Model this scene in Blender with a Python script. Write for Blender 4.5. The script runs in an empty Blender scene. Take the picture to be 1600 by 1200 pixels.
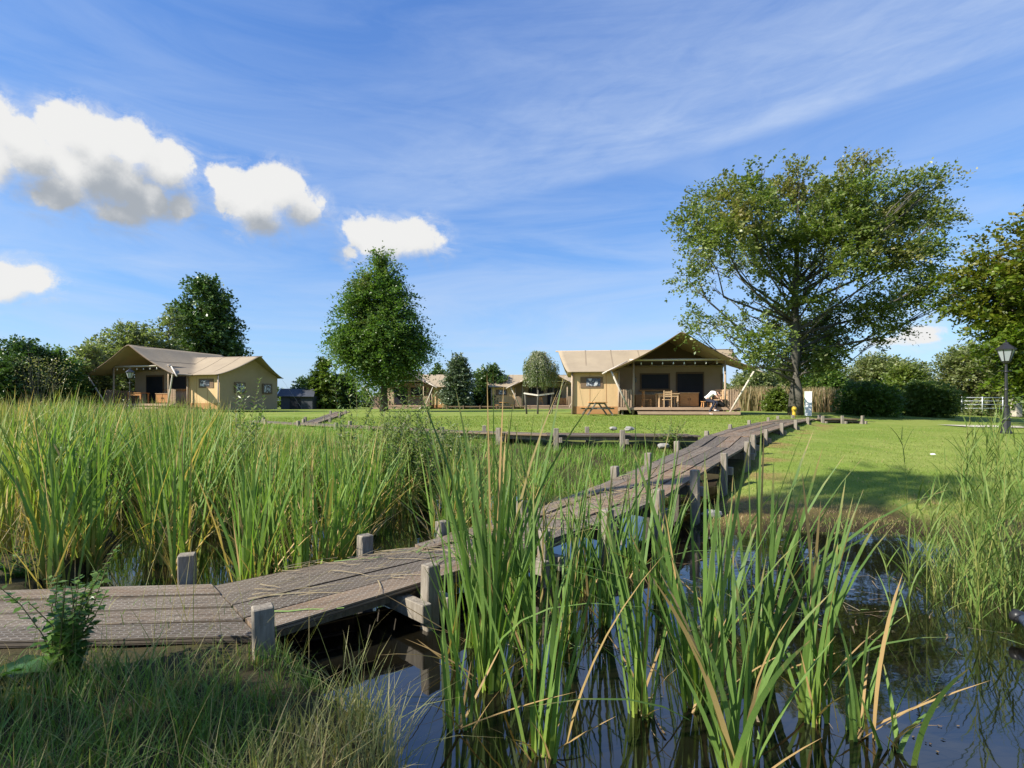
import bpy, bmesh, math, random
import numpy as np
from mathutils import Vector, Matrix
R = math.radians
random.seed(7); RNG = np.random.default_rng(11)
C = bpy.context.scene.collection
S = bpy.context.scene

# ------------------------------------------------------------------ camera, world, sun
F, HZ, CZ = 850.0, 630.0, 1.65
cam = bpy.data.objects.new('camera', bpy.data.cameras.new('camera')); C.objects.link(cam)
cam.location = (0, 0, CZ); cam.rotation_euler = (R(90), 0, 0)
cam.data.sensor_width = 36; cam.data.lens = F / 1600 * 36; cam.data.shift_y = (HZ - 600) / 1600
cam.data.clip_start = 0.05; cam.data.clip_end = 3000
S.camera = cam
SUN_EL, SUN_AZ = R(38), R(-113)          # azimuth clockwise from +Y: left and behind the camera
sd = Vector((math.sin(SUN_AZ) * math.cos(SUN_EL), math.cos(SUN_AZ) * math.cos(SUN_EL), math.sin(SUN_EL)))
sl = bpy.data.lights.new('sun', 'SUN'); sl.energy = 4.4; sl.angle = R(0.6); sl.color = (1, 0.94, 0.84)
so = bpy.data.objects.new('sun', sl); C.objects.link(so)
so.rotation_euler = sd.to_track_quat('Z', 'Y').to_euler(); so.location = (-20, -12, 30)
S.view_settings.view_transform = 'Standard'; S.view_settings.look = 'None'
S.view_settings.gamma = 1; S.view_settings.exposure = 1.08
S.cycles.max_bounces = 7; S.cycles.diffuse_bounces = 3; S.cycles.glossy_bounces = 4
S.cycles.transparent_max_bounces = 8; S.cycles.use_denoising = True
S.cycles.caustics_reflective = False; S.cycles.caustics_refractive = False


class NT:
    """small helper for node trees"""
    def __init__(s, t): s.t = t
    def n(s, typ, **kw):
        d = s.t.nodes.new(typ)
        for k, v in kw.items():
            setattr(d, k, v)
        return d
    def put(s, sock, v):
        if v is None: return
        if isinstance(v, bpy.types.NodeSocket): s.t.links.new(v, sock)
        else:
            if hasattr(sock.default_value, '__len__'):
                v = tuple(v) if hasattr(v, '__len__') else (v,) * len(sock.default_value)
                if len(v) == 3 and len(sock.default_value) == 4: v = v + (1,)
            sock.default_value = v
    def m(s, op, a, b=None, c=None, clamp=False):
        d = s.n('ShaderNodeMath', operation=op, use_clamp=clamp)
        for i, v in enumerate((a, b, c)): s.put(d.inputs[i], v)
        return d.outputs[0]
    def mr(s, v, a, b, c=0.0, d=1.0, smooth=False):
        q = s.n('ShaderNodeMapRange'); q.interpolation_type = 'SMOOTHSTEP' if smooth else 'LINEAR'
        for i, x in enumerate((v, a, b, c, d)): s.put(q.inputs[i], x)
        return q.outputs[0]
    def mix(s, f, a, b, mode='MIX'):
        q = s.n('ShaderNodeMix', data_type='RGBA', blend_type=mode)
        s.put(q.inputs[0], f); s.put(q.inputs[6], a); s.put(q.inputs[7], b)
        return q.outputs[2]
    def noise(s, vec, scale, detail=4, rough=0.55, dist=0.0):
        q = s.n('ShaderNodeTexNoise'); s.put(q.inputs['Vector'], vec)
        s.put(q.inputs['Scale'], scale); s.put(q.inputs['Detail'], detail); s.put(q.inputs['Roughness'], rough)
        s.put(q.inputs['Distortion'], dist)
        return q.outputs[0]
    def xyz(s, v):
        q = s.n('ShaderNodeSeparateXYZ'); s.put(q.inputs[0], v); return q.outputs
    def comb(s, x, y, z):
        q = s.n('ShaderNodeCombineXYZ')
        for i, v in enumerate((x, y, z)): s.put(q.inputs[i], v)
        return q.outputs[0]
    def vscale(s, v, sc):
        q = s.n('ShaderNodeVectorMath', operation='MULTIPLY'); s.put(q.inputs[0], v); s.put(q.inputs[1], sc)
        return q.outputs[0]


def azel(px, py):
    a = math.atan((px - 800) / F)
    return a, math.atan((HZ - py) / F * math.cos(a))

def build_world():
    w = bpy.data.worlds.new('World'); S.world = w; w.use_nodes = True
    t = w.node_tree; t.nodes.clear(); N = NT(t)
    out = N.n('ShaderNodeOutputWorld'); bg = N.n('ShaderNodeBackground'); t.links.new(bg.outputs[0], out.inputs[0])
    sky = N.n('ShaderNodeTexSky', sky_type='NISHITA'); sky.sun_disc = False
    sky.sun_elevation = SUN_EL; sky.sun_rotation = SUN_AZ % (2 * math.pi)
    sky.air_density = 1.0; sky.dust_density = 0.6; sky.ozone_density = 2.5; sky.altitude = 0
    tc = N.n('ShaderNodeTexCoord').outputs['Generated']
    x, y, z = N.xyz(tc)
    az = N.m('ARCTAN2', x, y); el = N.m('ARCSINE', z)
    # node group: cumulus density at (az, el)
    g = bpy.data.node_groups.new('cumulus', 'ShaderNodeTree')
    g.interface.new_socket('u', in_out='INPUT', socket_type='NodeSocketFloat')
    g.interface.new_socket('v', in_out='INPUT', socket_type='NodeSocketFloat')
    g.interface.new_socket('d', in_out='OUTPUT', socket_type='NodeSocketFloat')
    G = NT(g); gi = G.n('NodeGroupInput'); go = G.n('NodeGroupOutput')
    u, v = gi.outputs[0], gi.outputs[1]
    vec = G.comb(u, v, 0.0)
    lobes = [(120, 270, 130, 90), (260, 290, 130, 90), (520, 400, 110, 90), (880, 430, 110, 80), (1360, 555, 100, 72), (-25, 130, 110, 95), (60, 190, 110, 90), (225, 150, 105, 90), (310, 210, 120, 105), (450, 225, 105, 90),
             (570, 300, 115, 95), (625, 425, 80, 70), (400, 330, 170, 110), (190, 375, 150, 75), (420, 455, 130, 60),
             (-30, 260, 110, 110), (790, 335, 72, 62), (850, 405, 110, 90), (965, 370, 100, 85), (1060, 440, 78, 70),
             (900, 490, 90, 52), (1300, 540, 98, 78), (1430, 545, 105, 70), (1222, 590, 46, 34), (-10, 690, 110, 75), (115, 680, 88, 48)]
    pl = [(cx / 2.222, 130 + cy / 2.222, rx / 2.222, ry / 2.222) for cx, cy, rx, ry in lobes]
    pl += [(1432, 524, 40, 14), (1392, 532, 36, 10)]
    cur = None
    for cx, cy, rx, ry in pl:
        a0, e0 = azel(cx, cy); a1, _ = azel(cx + rx, cy); a2, _ = azel(cx - rx, cy); _, e1 = azel(cx, cy - ry); _, e2 = azel(cx, cy + ry)
        du = G.m('DIVIDE', G.m('SUBTRACT', u, a0), abs(a1 - a2) / 2)
        dv = G.m('DIVIDE', G.m('SUBTRACT', v, e0), abs(e1 - e2) / 2)
        r = G.m('SQRT', G.m('ADD', G.m('MULTIPLY', du, du), G.m('MULTIPLY', dv, dv)))
        d = G.m('MULTIPLY', G.m('SUBTRACT', 1.22, r), min(1.0, ry / 45 + 0.15))
        cur = d if cur is None else G.m('SMOOTH_MAX', cur, d, 0.25)
    n1 = G.noise(vec, 10, 4, 0.5, 0.2); n2 = G.noise(vec, 22, 9, 0.66, 0.1)
    nn = G.m('ADD', G.m('MULTIPLY', G.m('SUBTRACT', n1, 0.52), 0.8), G.m('MULTIPLY', G.m('SUBTRACT', n2, 0.5), 1.25))
    g.links.new(G.m('ADD', cur, nn), go.inputs[0])
    def dens(uu, vv):
        q = N.n('ShaderNodeGroup'); q.node_tree = g; N.put(q.inputs[0], uu); N.put(q.inputs[1], vv); return q.outputs[0]
    d0 = dens(az, el)
    d1 = dens(N.m('ADD', az, -0.022), N.m('ADD', el, 0.03))
    d2 = dens(N.m('ADD', az, -0.05), N.m('ADD', el, 0.07))
    edge = N.mr(N.m('SUBTRACT', d0, d1), -0.15, 0.3, 0.70, 0.30)
    alpha = N.mr(N.m('DIVIDE', d0, edge), 0.0, 1.0, 0, 1, True)
    wisp = N.m('MULTIPLY', N.mr(d0, -0.5, 0.15, 0, 1, True), N.mr(N.noise(N.comb(N.m('MULTIPLY', az, 1.0), N.m('MULTIPLY', el, 1.7), 2.0), 14, 9, 0.7, 1.0), 0.42, 0.7, 0, 0.55))
    alpha = N.m('MAXIMUM', alpha, wisp)
    sh = N.m('ADD', N.m('MULTIPLY', N.m('MAXIMUM', d1, -0.3), 0.45), N.m('MULTIPLY', N.m('MAXIMUM', d2, -0.3), 0.6))
    sh = N.mr(N.m('SUBTRACT', sh, N.m('MULTIPLY', d0, 0.3)), -0.25, 0.70, 1, 0, True)  # cloud shading painted in: density toward the sun greys the far side
    ccol = N.mix(sh, (1.3, 1.42, 1.58), (2.85, 2.85, 2.82))
    # thin high cloud: one broad streak with a firm lower edge, and faint streaks elsewhere
    p0, p1 = azel(740, 322), azel(1600, 78)
    sl_ = (p1[1] - p0[1]) / (p1[0] - p0[0])
    line = N.m('SUBTRACT', el, N.m('ADD', N.m('MULTIPLY', N.m('SUBTRACT', az, p0[0]), sl_), p0[1]))
    bow = N.m('MULTIPLY', N.m('MULTIPLY', N.m('SUBTRACT', az, 0.35), N.m('SUBTRACT', az, 0.35)), 0.12)
    line = N.m('ADD', line, N.m('SUBTRACT', bow, 0.012))
    along = N.m('ADD', N.m('MULTIPLY', az, 0.9), N.m('MULTIPLY', el, 0.4))
    wv = N.comb(N.m('MULTIPLY', along, 1.3), N.m('MULTIPLY', line, 6.0), 0.0)
    w1 = N.noise(wv, 2.2, 8, 0.62, 0.6); w2 = N.noise(N.comb(N.m('MULTIPLY', along, 4), N.m('MULTIPLY', line, 13), 3.0), 2.5, 8, 0.65, 0.8)
    wn = N.mr(N.m('ADD', N.m('MULTIPLY', w1, 0.6), N.m('MULTIPLY', w2, 0.4)), 0.34, 0.66, 0.25, 1.0)
    band = N.m('MULTIPLY', N.mr(line, -0.004, 0.02, 0, 1, True), N.mr(line, 0.03, 0.36, 1, 0.0, True))
    band = N.m('MULTIPLY', band, N.mr(az, -0.5, 0.15, 0, 1, True))
    band = N.m('MULTIPLY', band, N.m('MULTIPLY', wn, 0.50))
    s1 = N.noise(N.comb(N.m('MULTIPLY', az, 1.0), N.m('MULTIPLY', el, 6.5), 7.0), 2.2, 8, 0.62, 0.8)
    st = N.m('MULTIPLY', N.mr(s1, 0.34, 0.68, 0.06, 0.62), N.mr(el, 0.02, 0.55, 1.0, 0.3))
    thin = N.m('ADD', band, st, clamp=True)
    sc = N.n('ShaderNodeSeparateColor'); t.links.new(sky.outputs[0], sc.inputs[0]); K = 0.26
    base = N.comb(*[N.m('MULTIPLY', N.m('POWER', N.m('MULTIPLY', sc.outputs[i], K), g_), a_ / K) for i, (a_, g_) in enumerate(((.345, .98), (.465, .85), (.69, .62)))])
    base = N.mix(thin, base, (1.95, 2.35, 3.05))
    col = N.mix(alpha, base, ccol)
    t.links.new(col, bg.inputs[0]); bg.inputs[1].default_value = 0.145
    w.cycles.sampling_method = 'MANUAL'; w.cycles.sample_map_resolution = 512
build_world()


# ------------------------------------------------------------------ helpers
def tag(o, label=None, cat=None, group=None, kind=None):
    if label: o['label'] = label
    if cat: o['category'] = cat
    if group: o['group'] = group
    if kind: o['kind'] = kind
    return o

def thing(name, label, cat, loc=(0, 0, 0), rz=0.0, group=None):
    o = bpy.data.objects.new(name, None); C.objects.link(o); o.location = loc; o.rotation_euler = (0, 0, rz)
    o.empty_display_size = 0.2
    return tag(o, label, cat, group)

def link(name, me, parent=None):
    o = bpy.data.objects.new(name, me); C.objects.link(o)
    if parent is not None: o.parent = parent
    return o

def npmesh(name, V, Fc, mat, parent=None, col=None, smooth=False, loc=None):
    V = np.asarray(V, dtype=np.float32).reshape(-1, 3); Fc = np.asarray(Fc, dtype=np.int32)
    k = Fc.shape[1]; me = bpy.data.meshes.new(name)
    me.vertices.add(len(V)); me.vertices.foreach_set('co', V.ravel())
    me.loops.add(Fc.size); me.loops.foreach_set('vertex_index', Fc.ravel())
    me.polygons.add(len(Fc)); me.polygons.foreach_set('loop_start', np.arange(0, Fc.size, k, dtype=np.int32))
    if smooth: me.polygons.foreach_set('use_smooth', np.ones(len(Fc), dtype=bool))
    me.update(calc_edges=True)
    if col is not None:
        a = me.color_attributes.new('col', 'FLOAT_COLOR', 'POINT')
        c = np.ones((len(V), 4), dtype=np.float32); c[:, :col.shape[1]] = col
        a.data.foreach_set('color', c.ravel())
    me.materials.append(mat)
    o = link(name, me, parent)
    if loc is not None: o.location = loc
    return o

class MB:
    """collects boxes, bars and tubes; build() links them as one mesh"""
    def __init__(s): s.v = []; s.f = []; s.uv = []
    def add(s, vs, fs, uvs=None):
        n = len(s.v); s.v += [tuple(v) for v in vs]; s.f += [tuple(i + n for i in f) for f in fs]
        if uvs is not None: s.uv += uvs
        return s
    def box(s, x0, x1, y0, y1, z0, z1):
        v = [(x, y, z) for x in (x0, x1) for y in (y0, y1) for z in (z0, z1)]
        return s.add(v, [(0, 1, 3, 2), (4, 6, 7, 5), (0, 4, 5, 1), (2, 3, 7, 6), (0, 2, 6, 4), (1, 5, 7, 3)])
    def obox(s, c, size, M=None):
        M = M or Matrix(); c = Vector(c)
        v = [c + M @ Vector((x * size[0] / 2, y * size[1] / 2, z * size[2] / 2)) for x in (-1, 1) for y in (-1, 1) for z in (-1, 1)]
        return s.add(v, [(0, 1, 3, 2), (4, 6, 7, 5), (0, 4, 5, 1), (2, 3, 7, 6), (0, 2, 6, 4), (1, 5, 7, 3)])
    def bar(s, a, b, w, h=None):
        a, b = Vector(a), Vector(b); d = b - a; h = h or w
        q = d.to_track_quat('X', 'Z').to_matrix()
        return s.obox((a + b) / 2, (d.length, w, h), q)
    def tube(s, pts, rad, n=8):
        pts = [Vector(p) for p in pts]; rad = rad if hasattr(rad, '__len__') else [rad] * len(pts)
        rings = []; vs = []
        for i, p in enumerate(pts):
            d = (pts[min(i + 1, len(pts) - 1)] - pts[max(i - 1, 0)])
            if d.length < 1e-6: d = Vector((0, 0, 1))
            q = d.to_track_quat('Z', 'Y').to_matrix()
            for k in range(n):
                a = 2 * math.pi * k / n
                vs.append(p + q @ Vector((math.cos(a) * rad[i], math.sin(a) * rad[i], 0)))
        fs = [(i * n + k, i * n + (k + 1) % n, (i + 1) * n + (k + 1) % n, (i + 1) * n + k) for i in range(len(pts) - 1) for k in range(n)]
        fs += [tuple(range(n))[::-1], tuple((len(pts) - 1) * n + k for k in range(n))]
        return s.add(vs, fs)
    def lathe(s, prof, n=12, c=(0, 0, 0), sq=False):
        vs = []
        for r, z in prof:
            for k in range(n):
                a = 2 * math.pi * (k + .5) / n
                vs.append((c[0] + math.cos(a) * r, c[1] + math.sin(a) * r, c[2] + z))
        m = len(prof)
        fs = [(i * n + k, i * n + (k + 1) % n, (i + 1) * n + (k + 1) % n, (i + 1) * n + k) for i in range(m - 1) for k in range(n)]
        fs += [tuple(range(n))[::-1], tuple((m - 1) * n + k for k in range(n))]
        return s.add(vs, fs)
    def build(s, name, mat, parent=None, bevel=0.0, smooth=False, loc=None, solid=0.0):
        me = bpy.data.meshes.new(name); me.from_pydata([tuple(v) for v in s.v], [], s.f)
        if s.uv:
            uv = me.uv_layers.new(name='UVMap')
            for i, c in enumerate(s.uv): uv.data[i].uv = c
        me.materials.append(mat)
        bm = bmesh.new(); bm.from_mesh(me); bmesh.ops.recalc_face_normals(bm, faces=bm.faces); bm.to_mesh(me); bm.free()
        if smooth:
            for p in me.polygons: p.use_smooth = True
        o = link(name, me, parent)
        if loc is not None: o.location = loc
        if solid:
            m = o.modifiers.new('s', 'SOLIDIFY'); m.thickness = solid
        if bevel:
            m = o.modifiers.new('b', 'BEVEL'); m.width = bevel; m.segments = 1; m.limit_method = 'ANGLE'
        return o

# ------------------------------------------------------------------ materials
def mat_new(name):
    m = bpy.data.materials.new(name); m.use_nodes = True; t = m.node_tree; t.nodes.clear(); N = NT(t)
    out = N.n('ShaderNodeOutputMaterial'); return m, t, N, out

def principled(N, out, col, rough=0.7, spec=0.3, bump=None, bstr=0.3, metal=0.0, bdist=0.02):
    b = N.n('ShaderNodeBsdfPrincipled'); N.put(b.inputs['Base Color'], col); N.put(b.inputs['Roughness'], rough)
    N.put(b.inputs['Specular IOR Level'], spec); N.put(b.inputs['Metallic'], metal)
    if bump is not None:
        q = N.n('ShaderNodeBump'); N.put(q.inputs['Strength'], bstr); N.put(q.inputs['Distance'], bdist); N.put(q.inputs['Height'], bump)
        N.t.links.new(q.outputs[0], b.inputs['Normal'])
    if out is not None: N.t.links.new(b.outputs[0], out.inputs[0])
    return b

def simple(name, c1, c2=None, scale=6.0, rough=0.7, stretch=(1, 1, 1), spec=0.25, bstr=0.2, metal=0.0, detail=5):
    m, t, N, out = mat_new(name); c2 = c2 or tuple(x * 0.7 for x in c1)
    tc = N.n('ShaderNodeTexCoord').outputs['Object']
    rnd = N.n('ShaderNodeObjectInfo').outputs['Random']
    v = N.n('ShaderNodeVectorMath', operation='ADD'); N.put(v.inputs[0], N.vscale(tc, stretch)); N.put(v.inputs[1], N.comb(N.m('MULTIPLY', rnd, 31), N.m('MULTIPLY', rnd, 17), 0.0))
    n1 = N.noise(v.outputs[0], scale, detail, 0.65)
    f = N.mr(n1, 0.3, 0.7, 0, 1)
    col = N.mix(f, c1, c2)
    col = N.mix(1.0, col, N.mr(rnd, 0, 1, 0.88, 1.08), 'MULTIPLY') if False else col
    principled(N, out, col, rough, spec, n1, bstr, metal)
    return m

def leafmat(name, ca, cb, cc, trans=0.38, rough=0.42, spec=0.45):
    """col attribute: r = position along the blade or spray, g = random, b = tint toward the third colour"""
    m, t, N, out = mat_new(name)
    a = N.n('ShaderNodeAttribute'); a.attribute_name = 'col'
    sep = N.n('ShaderNodeSeparateColor'); t.links.new(a.outputs['Color'], sep.inputs[0])
    col = N.mix(sep.outputs[1], ca, cb); col = N.mix(sep.outputs[2], col, cc)
    b = principled(N, None, col, rough, spec)
    tr = N.n('ShaderNodeBsdfTranslucent'); tcol = N.mix(1.0, col, (1.05, 1.25, 0.55), 'MULTIPLY'); t.links.new(tcol, tr.inputs[0])
    mx = N.n('ShaderNodeMixShader'); mx.inputs[0].default_value = trans
    t.links.new(b.outputs[0], mx.inputs[1]); t.links.new(tr.outputs[0], mx.inputs[2]); t.links.new(mx.outputs[0], out.inputs[0])
    return m

def blademat(name, base, mid, tip, g2, dry, trans=0.35):
    m, t, N, out = mat_new(name)
    a = N.n('ShaderNodeAttribute'); a.attribute_name = 'col'
    sep = N.n('ShaderNodeSeparateColor'); t.links.new(a.outputs['Color'], sep.inputs[0])
    r = N.n('ShaderNodeValToRGB'); e = r.color_ramp.elements
    e[0].position = 0.0; e[0].color = base + (1,); e[1].position = 1; e[1].color = tip + (1,)
    k = e.new(0.35); k.color = mid + (1,); t.links.new(sep.outputs[0], r.inputs[0])
    col = N.mix(N.m('MULTIPLY', sep.outputs[1], 0.75), r.outputs[0], g2)
    tc = N.n('ShaderNodeTexCoord').outputs['Object']; vn = N.noise(N.vscale(tc, (260, 260, 6)), 1.0, 3, 0.6); bl = N.noise(N.vscale(tc, (14, 14, 9)), 1.0, 4, 0.6)
    col = N.mix(1.0, col, N.mix(N.mr(vn, 0.3, 0.7), (0.74, 0.78, 0.7), (1.12, 1.1, 1.1)), 'MULTIPLY')
    wear = N.m('MULTIPLY', N.mr(sep.outputs[0], 0.80, 1.0, 0, 1, True), N.mr(bl, 0.42, 0.6, 0, .85)); spots = N.mr(bl, 0.66, 0.74, 0, .5)
    col = N.mix(N.m('MAXIMUM', wear, spots), col, dry); col = N.mix(sep.outputs[2], col, dry)
    b = principled(N, None, col, 0.55, 0.25)
    tr = N.n('ShaderNodeBsdfTranslucent'); tcol = N.mix(1.0, col, (1.1, 1.2, 0.5), 'MULTIPLY'); t.links.new(tcol, tr.inputs[0])
    mx = N.n('ShaderNodeMixShader'); mx.inputs[0].default_value = trans
    t.links.new(b.outputs[0], mx.inputs[1]); t.links.new(tr.outputs[0], mx.inputs[2]); t.links.new(mx.outputs[0], out.inputs[0])
    return m

M = {}
M['roof'] = simple('tan_canvas', (0.34, 0.273, 0.184), (0.281, 0.224, 0.153), 0.9, 0.85, (1, 1, .5), bstr=0.6)
M['wall'] = simple('ochre_canvas', (0.62, 0.43, 0.22), (0.54, 0.375, 0.19), 1.2, 0.85, (1.6, 1.6, .35), bstr=0.7)
M['skirt'] = simple('brown_skirt', (0.42, 0.22, 0.09), (0.35, 0.18, 0.075), 1.0, 0.85)
M['shaded_end_wall'] = simple('shaded_wall_canvas', (0.43, 0.325, 0.20), (0.37, 0.28, 0.17), 1.0, 0.85)  # end walls turned from the sun: their shade is mixed into the colour
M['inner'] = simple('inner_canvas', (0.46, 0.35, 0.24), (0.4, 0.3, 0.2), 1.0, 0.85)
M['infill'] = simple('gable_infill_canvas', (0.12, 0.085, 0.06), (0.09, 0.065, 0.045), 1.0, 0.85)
M['seam'] = simple('darker_canvas_seam', (0.26, 0.205, 0.14), (0.22, 0.17, 0.115), 2.0, 0.85)
M['trim'] = simple('dark_canvas_trim', (0.19, 0.13, 0.08), (0.15, 0.1, 0.06), 2.0, 0.8)
M['screen'] = simple('dark_mesh', (0.012, 0.013, 0.018), (0.02, 0.02, 0.026), 30, 0.5)
M['pole'] = simple('weathered_pole', (0.46, 0.36, 0.26), (0.30, 0.22, 0.15), 7, 0.75, (4, 4, 0.6))
M['pale_pole'] = simple('bleached_pole', (0.66, 0.60, 0.51), (0.48, 0.42, 0.34), 7, 0.7, (4, 4, 0.6))
M['deck'] = simple('deck_timber', (0.42, 0.30, 0.20), (0.29, 0.205, 0.135), 5, 0.75, (0.5, 5, 5))
M['oak'] = simple('orange_timber', (0.56, 0.29, 0.11), (0.42, 0.2, 0.075), 5, 0.6, (1, 1, 5))
M['pale_oak'] = simple('pale_timber', (0.62, 0.42, 0.24), (0.5, 0.32, 0.17), 5, 0.6, (1, 1, 5))
M['black'] = simple('black_iron', (0.015, 0.015, 0.017), (0.025, 0.024, 0.023), 20, 0.4, spec=0.5)
M['white'] = simple('white_paint', (0.78, 0.78, 0.76), (0.68, 0.68, 0.66), 3, 0.5)
M['bulb'] = simple('bulb_glass', (0.8, 0.8, 0.76), None, 3, 0.15, spec=0.6)
M['yellow'] = simple('yellow_paint', (0.62, 0.42, 0.04), (0.45, 0.3, 0.04), 6, 0.6)
M['greenp'] = simple('green_paint', (0.08, 0.3, 0.07), None, 3, 0.5)
M['steel'] = simple('galvanised_steel', (0.55, 0.57, 0.58), (0.42, 0.44, 0.45), 8, 0.45, metal=0.3)
M['concrete'] = simple('pale_concrete', (0.52, 0.47, 0.38), (0.40, 0.36, 0.29), 9, 0.9)
M['slate'] = simple('dark_roofing', (0.06, 0.065, 0.075), (0.045, 0.05, 0.06), 3, 0.6)
M['bark'] = simple('tree_bark', (0.12, 0.10, 0.07), (0.06, 0.05, 0.038), 5, 0.9, (3, 3, 0.8), bstr=0.8)
M['bark_grey'] = simple('grey_bark', (0.124, 0.115, 0.0915), (0.0672, 0.0624, 0.048), 5, 0.9, (0.54, 0.54, 0.384), bstr=0.8)
M['skin'] = simple('skin', (0.52, 0.31, 0.22), (0.48, 0.28, 0.2), 4, 0.55)
M['hair'] = simple('brown_hair', (0.045, 0.028, 0.018), None, 40, 0.6)
M['shirt'] = simple('white_cotton', (0.74, 0.72, 0.68), (0.66, 0.64, 0.6), 6, 0.85)
M['jeans'] = simple('dark_denim', (0.03, 0.033, 0.05), (0.022, 0.024, 0.036), 14, 0.85)
M['cloth_black'] = simple('black_cloth', (0.012, 0.012, 0.013), (0.02, 0.02, 0.02), 10, 0.8)
M['rock'] = simple('pale_stone', (0.3, 0.288, 0.258), (0.216, 0.204, 0.18), 9, 0.9)
M['pipe'] = simple('grey_plastic', (0.10, 0.13, 0.18), (0.07, 0.09, 0.13), 5, 0.45)
M['gravel'] = simple('pale_gravel', (0.52, 0.49, 0.41), (0.38, 0.36, 0.29), 14, 0.95, bstr=0.6)

def plastic_window():
    m, t, N, out = mat_new('crinkled_clear_plastic'); tc = N.n('ShaderNodeTexCoord').outputs['Object']
    n1 = N.noise(N.vscale(tc, (1, 1, 1)), 3.2, 5, 0.6, 1.8)
    col = N.mix(N.mr(n1, 0.5, 0.6, 0, 1, True), (0.03, 0.035, 0.045), (0.55, 0.56, 0.56))  # pale streaks painted in as sky reflections on the creases
    principled(N, out, col, 0.12, 0.8, n1, 0.8); return m
M['plastic'] = plastic_window()

def lantern_glass():
    m, t, N, out = mat_new('frosted_lantern_glass'); b = principled(N, out, (0.30, 0.33, 0.34), 0.15, 0.6); return m
M['lglass'] = lantern_glass()

def old_plank():
    """grey weathered boards along U with ribbing, covered in wire netting"""
    m, t, N, out = mat_new('weathered_board_with_wire_netting')
    uv = N.n('ShaderNodeTexCoord').outputs['UV']; rnd = N.n('ShaderNodeObjectInfo').outputs['Random']
    u, v, _ = N.xyz(uv)
    g = N.comb(N.m('ADD', N.m('MULTIPLY', u, 1.6), N.m('MULTIPLY', rnd, 40)), N.m('MULTIPLY', v, 38), rnd)
    grain = N.noise(g, 1.0, 6, 0.7, 0.4)
    blot = N.noise(N.comb(N.m('ADD', u, N.m('MULTIPLY', rnd, 23)), N.m('MULTIPLY', v, 2.5), 0.0), 1.7, 4, 0.6)
    cA = N.mix(N.mr(grain, 0.3, 0.7), (0.105, 0.083, 0.061), (0.39, 0.335, 0.265))
    cB = N.mix(N.mr(grain, 0.3, 0.7), (0.10, 0.062, 0.036), (0.34, 0.235, 0.145))
    col = N.mix(N.mr(N.m('ADD', N.m('MULTIPLY', blot, 0.8), N.m('MULTIPLY', rnd, 0.35)), 0.5, 0.78), cA, cB)
    col = N.mix(1.0, col, N.mix(rnd, (0.50, 0.47, 0.44), (1.12, 1.05, .97)), 'MULTIPLY')
    stain = N.noise(uv, 3.1, 6, 0.7); col = N.mix(N.mr(stain, 0.55, 0.75, 0, .6), col, (0.07, 0.07, 0.045))
    rib = N.m('SINE', N.m('MULTIPLY', v, 2 * math.pi / 0.026)); ribm = N.mr(rib, -0.9, -0.2, 0, 1)
    col = N.mix(1.0, col, N.mix(ribm, (0.35, 0.33, 0.31), (1, 1, 1)), 'MULTIPLY')
    # hexagonal wire: zigzag rows joined by short bars
    cw, ch = 0.062, 0.040
    row = N.m('FLOOR', N.m('DIVIDE', v, ch)); odd = N.m('MODULO', N.m('ABSOLUTE', row), 2)
    fu = N.m('FRACT', N.m('ADD', N.m('DIVIDE', u, cw), N.m('MULTIPLY', odd, 0.5)))
    fv = N.m('FRACT', N.m('DIVIDE', v, ch))
    tri = N.m('MULTIPLY', N.m('ABSOLUTE', N.m('SUBTRACT', fu, 0.5)), 2.0)
    dz = N.m('ABSOLUTE', N.m('SUBTRACT', fv, N.m('MULTIPLY', tri, 0.38)))
    w1 = N.m('LESS_THAN', dz, 0.06)
    w2 = N.m('MULTIPLY', N.m('LESS_THAN', N.m('SUBTRACT', 1.0, tri), 0.07), N.m('GREATER_THAN', fv, 0.36))
    wire = N.m('MAXIMUM', w1, w2)
    geo = N.n('ShaderNodeNewGeometry'); nz = N.xyz(geo.outputs['Normal'])[2]
    wire = N.m('MULTIPLY', wire, N.m('GREATER_THAN', nz, 0.7))
    wire = N.m('MULTIPLY', wire, N.mr(blot, 0.35, 0.6, 1.0, 0.55))
    col = N.mix(N.m('MULTIPLY', wire, 0.55), col, (0.50, 0.47, 0.41))
    hgt = N.m('ADD', N.m('ADD', N.m('MULTIPLY', ribm, 0.5), N.m('MULTIPLY', grain, 0.5)), N.m('MULTIPLY', wire, 0.8))
    principled(N, out, col, 0.72, 0.3, hgt, 0.7, bdist=0.006)
    return m
M['plank'] = old_plank()
M['oldpost'] = simple('grey_weathered_post', (0.30, 0.265, 0.21), (0.15, 0.125, 0.095), 5, 0.85, (5, 5, 0.9), bstr=0.6, detail=8)

M['leaf_big'] = leafmat('beech_leaves', (0.0846, 0.138, 0.0323), (0.211, 0.265, 0.06), (0.355, 0.228, 0.104))
M['leaf_autumn'] = leafmat('turning_leaves', (0.042, 0.0929, 0.0106), (0.144, 0.211, 0.0132), (0.264, 0.161, 0.0396))
M['leaf_dense'] = leafmat('hornbeam_leaves', (0.0564, 0.122, 0.0257), (0.14, 0.231, 0.041), (0.385, 0.287, 0.128))
M['leaf_dark'] = leafmat('dark_leaves', (0.0454, 0.0948, 0.0292), (0.113, 0.184, 0.0421), (0.227, 0.222, 0.0972), 0.2)
M['leaf_grey'] = leafmat('grey_green_leaves', (0.134, 0.168, 0.0716), (0.269, 0.298, 0.116), (0.417, 0.298, 0.166))
M['leaf_yel'] = leafmat('yellow_green_leaves', (0.07, 0.119, 0.0196), (0.168, 0.224, 0.0336), (0.28, 0.224, 0.07))
M['leaf_conifer'] = leafmat('bluish_needles', (0.0756, 0.114, 0.0648), (0.151, 0.198, 0.108), (0.194, 0.208, 0.108), 0.15)
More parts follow.
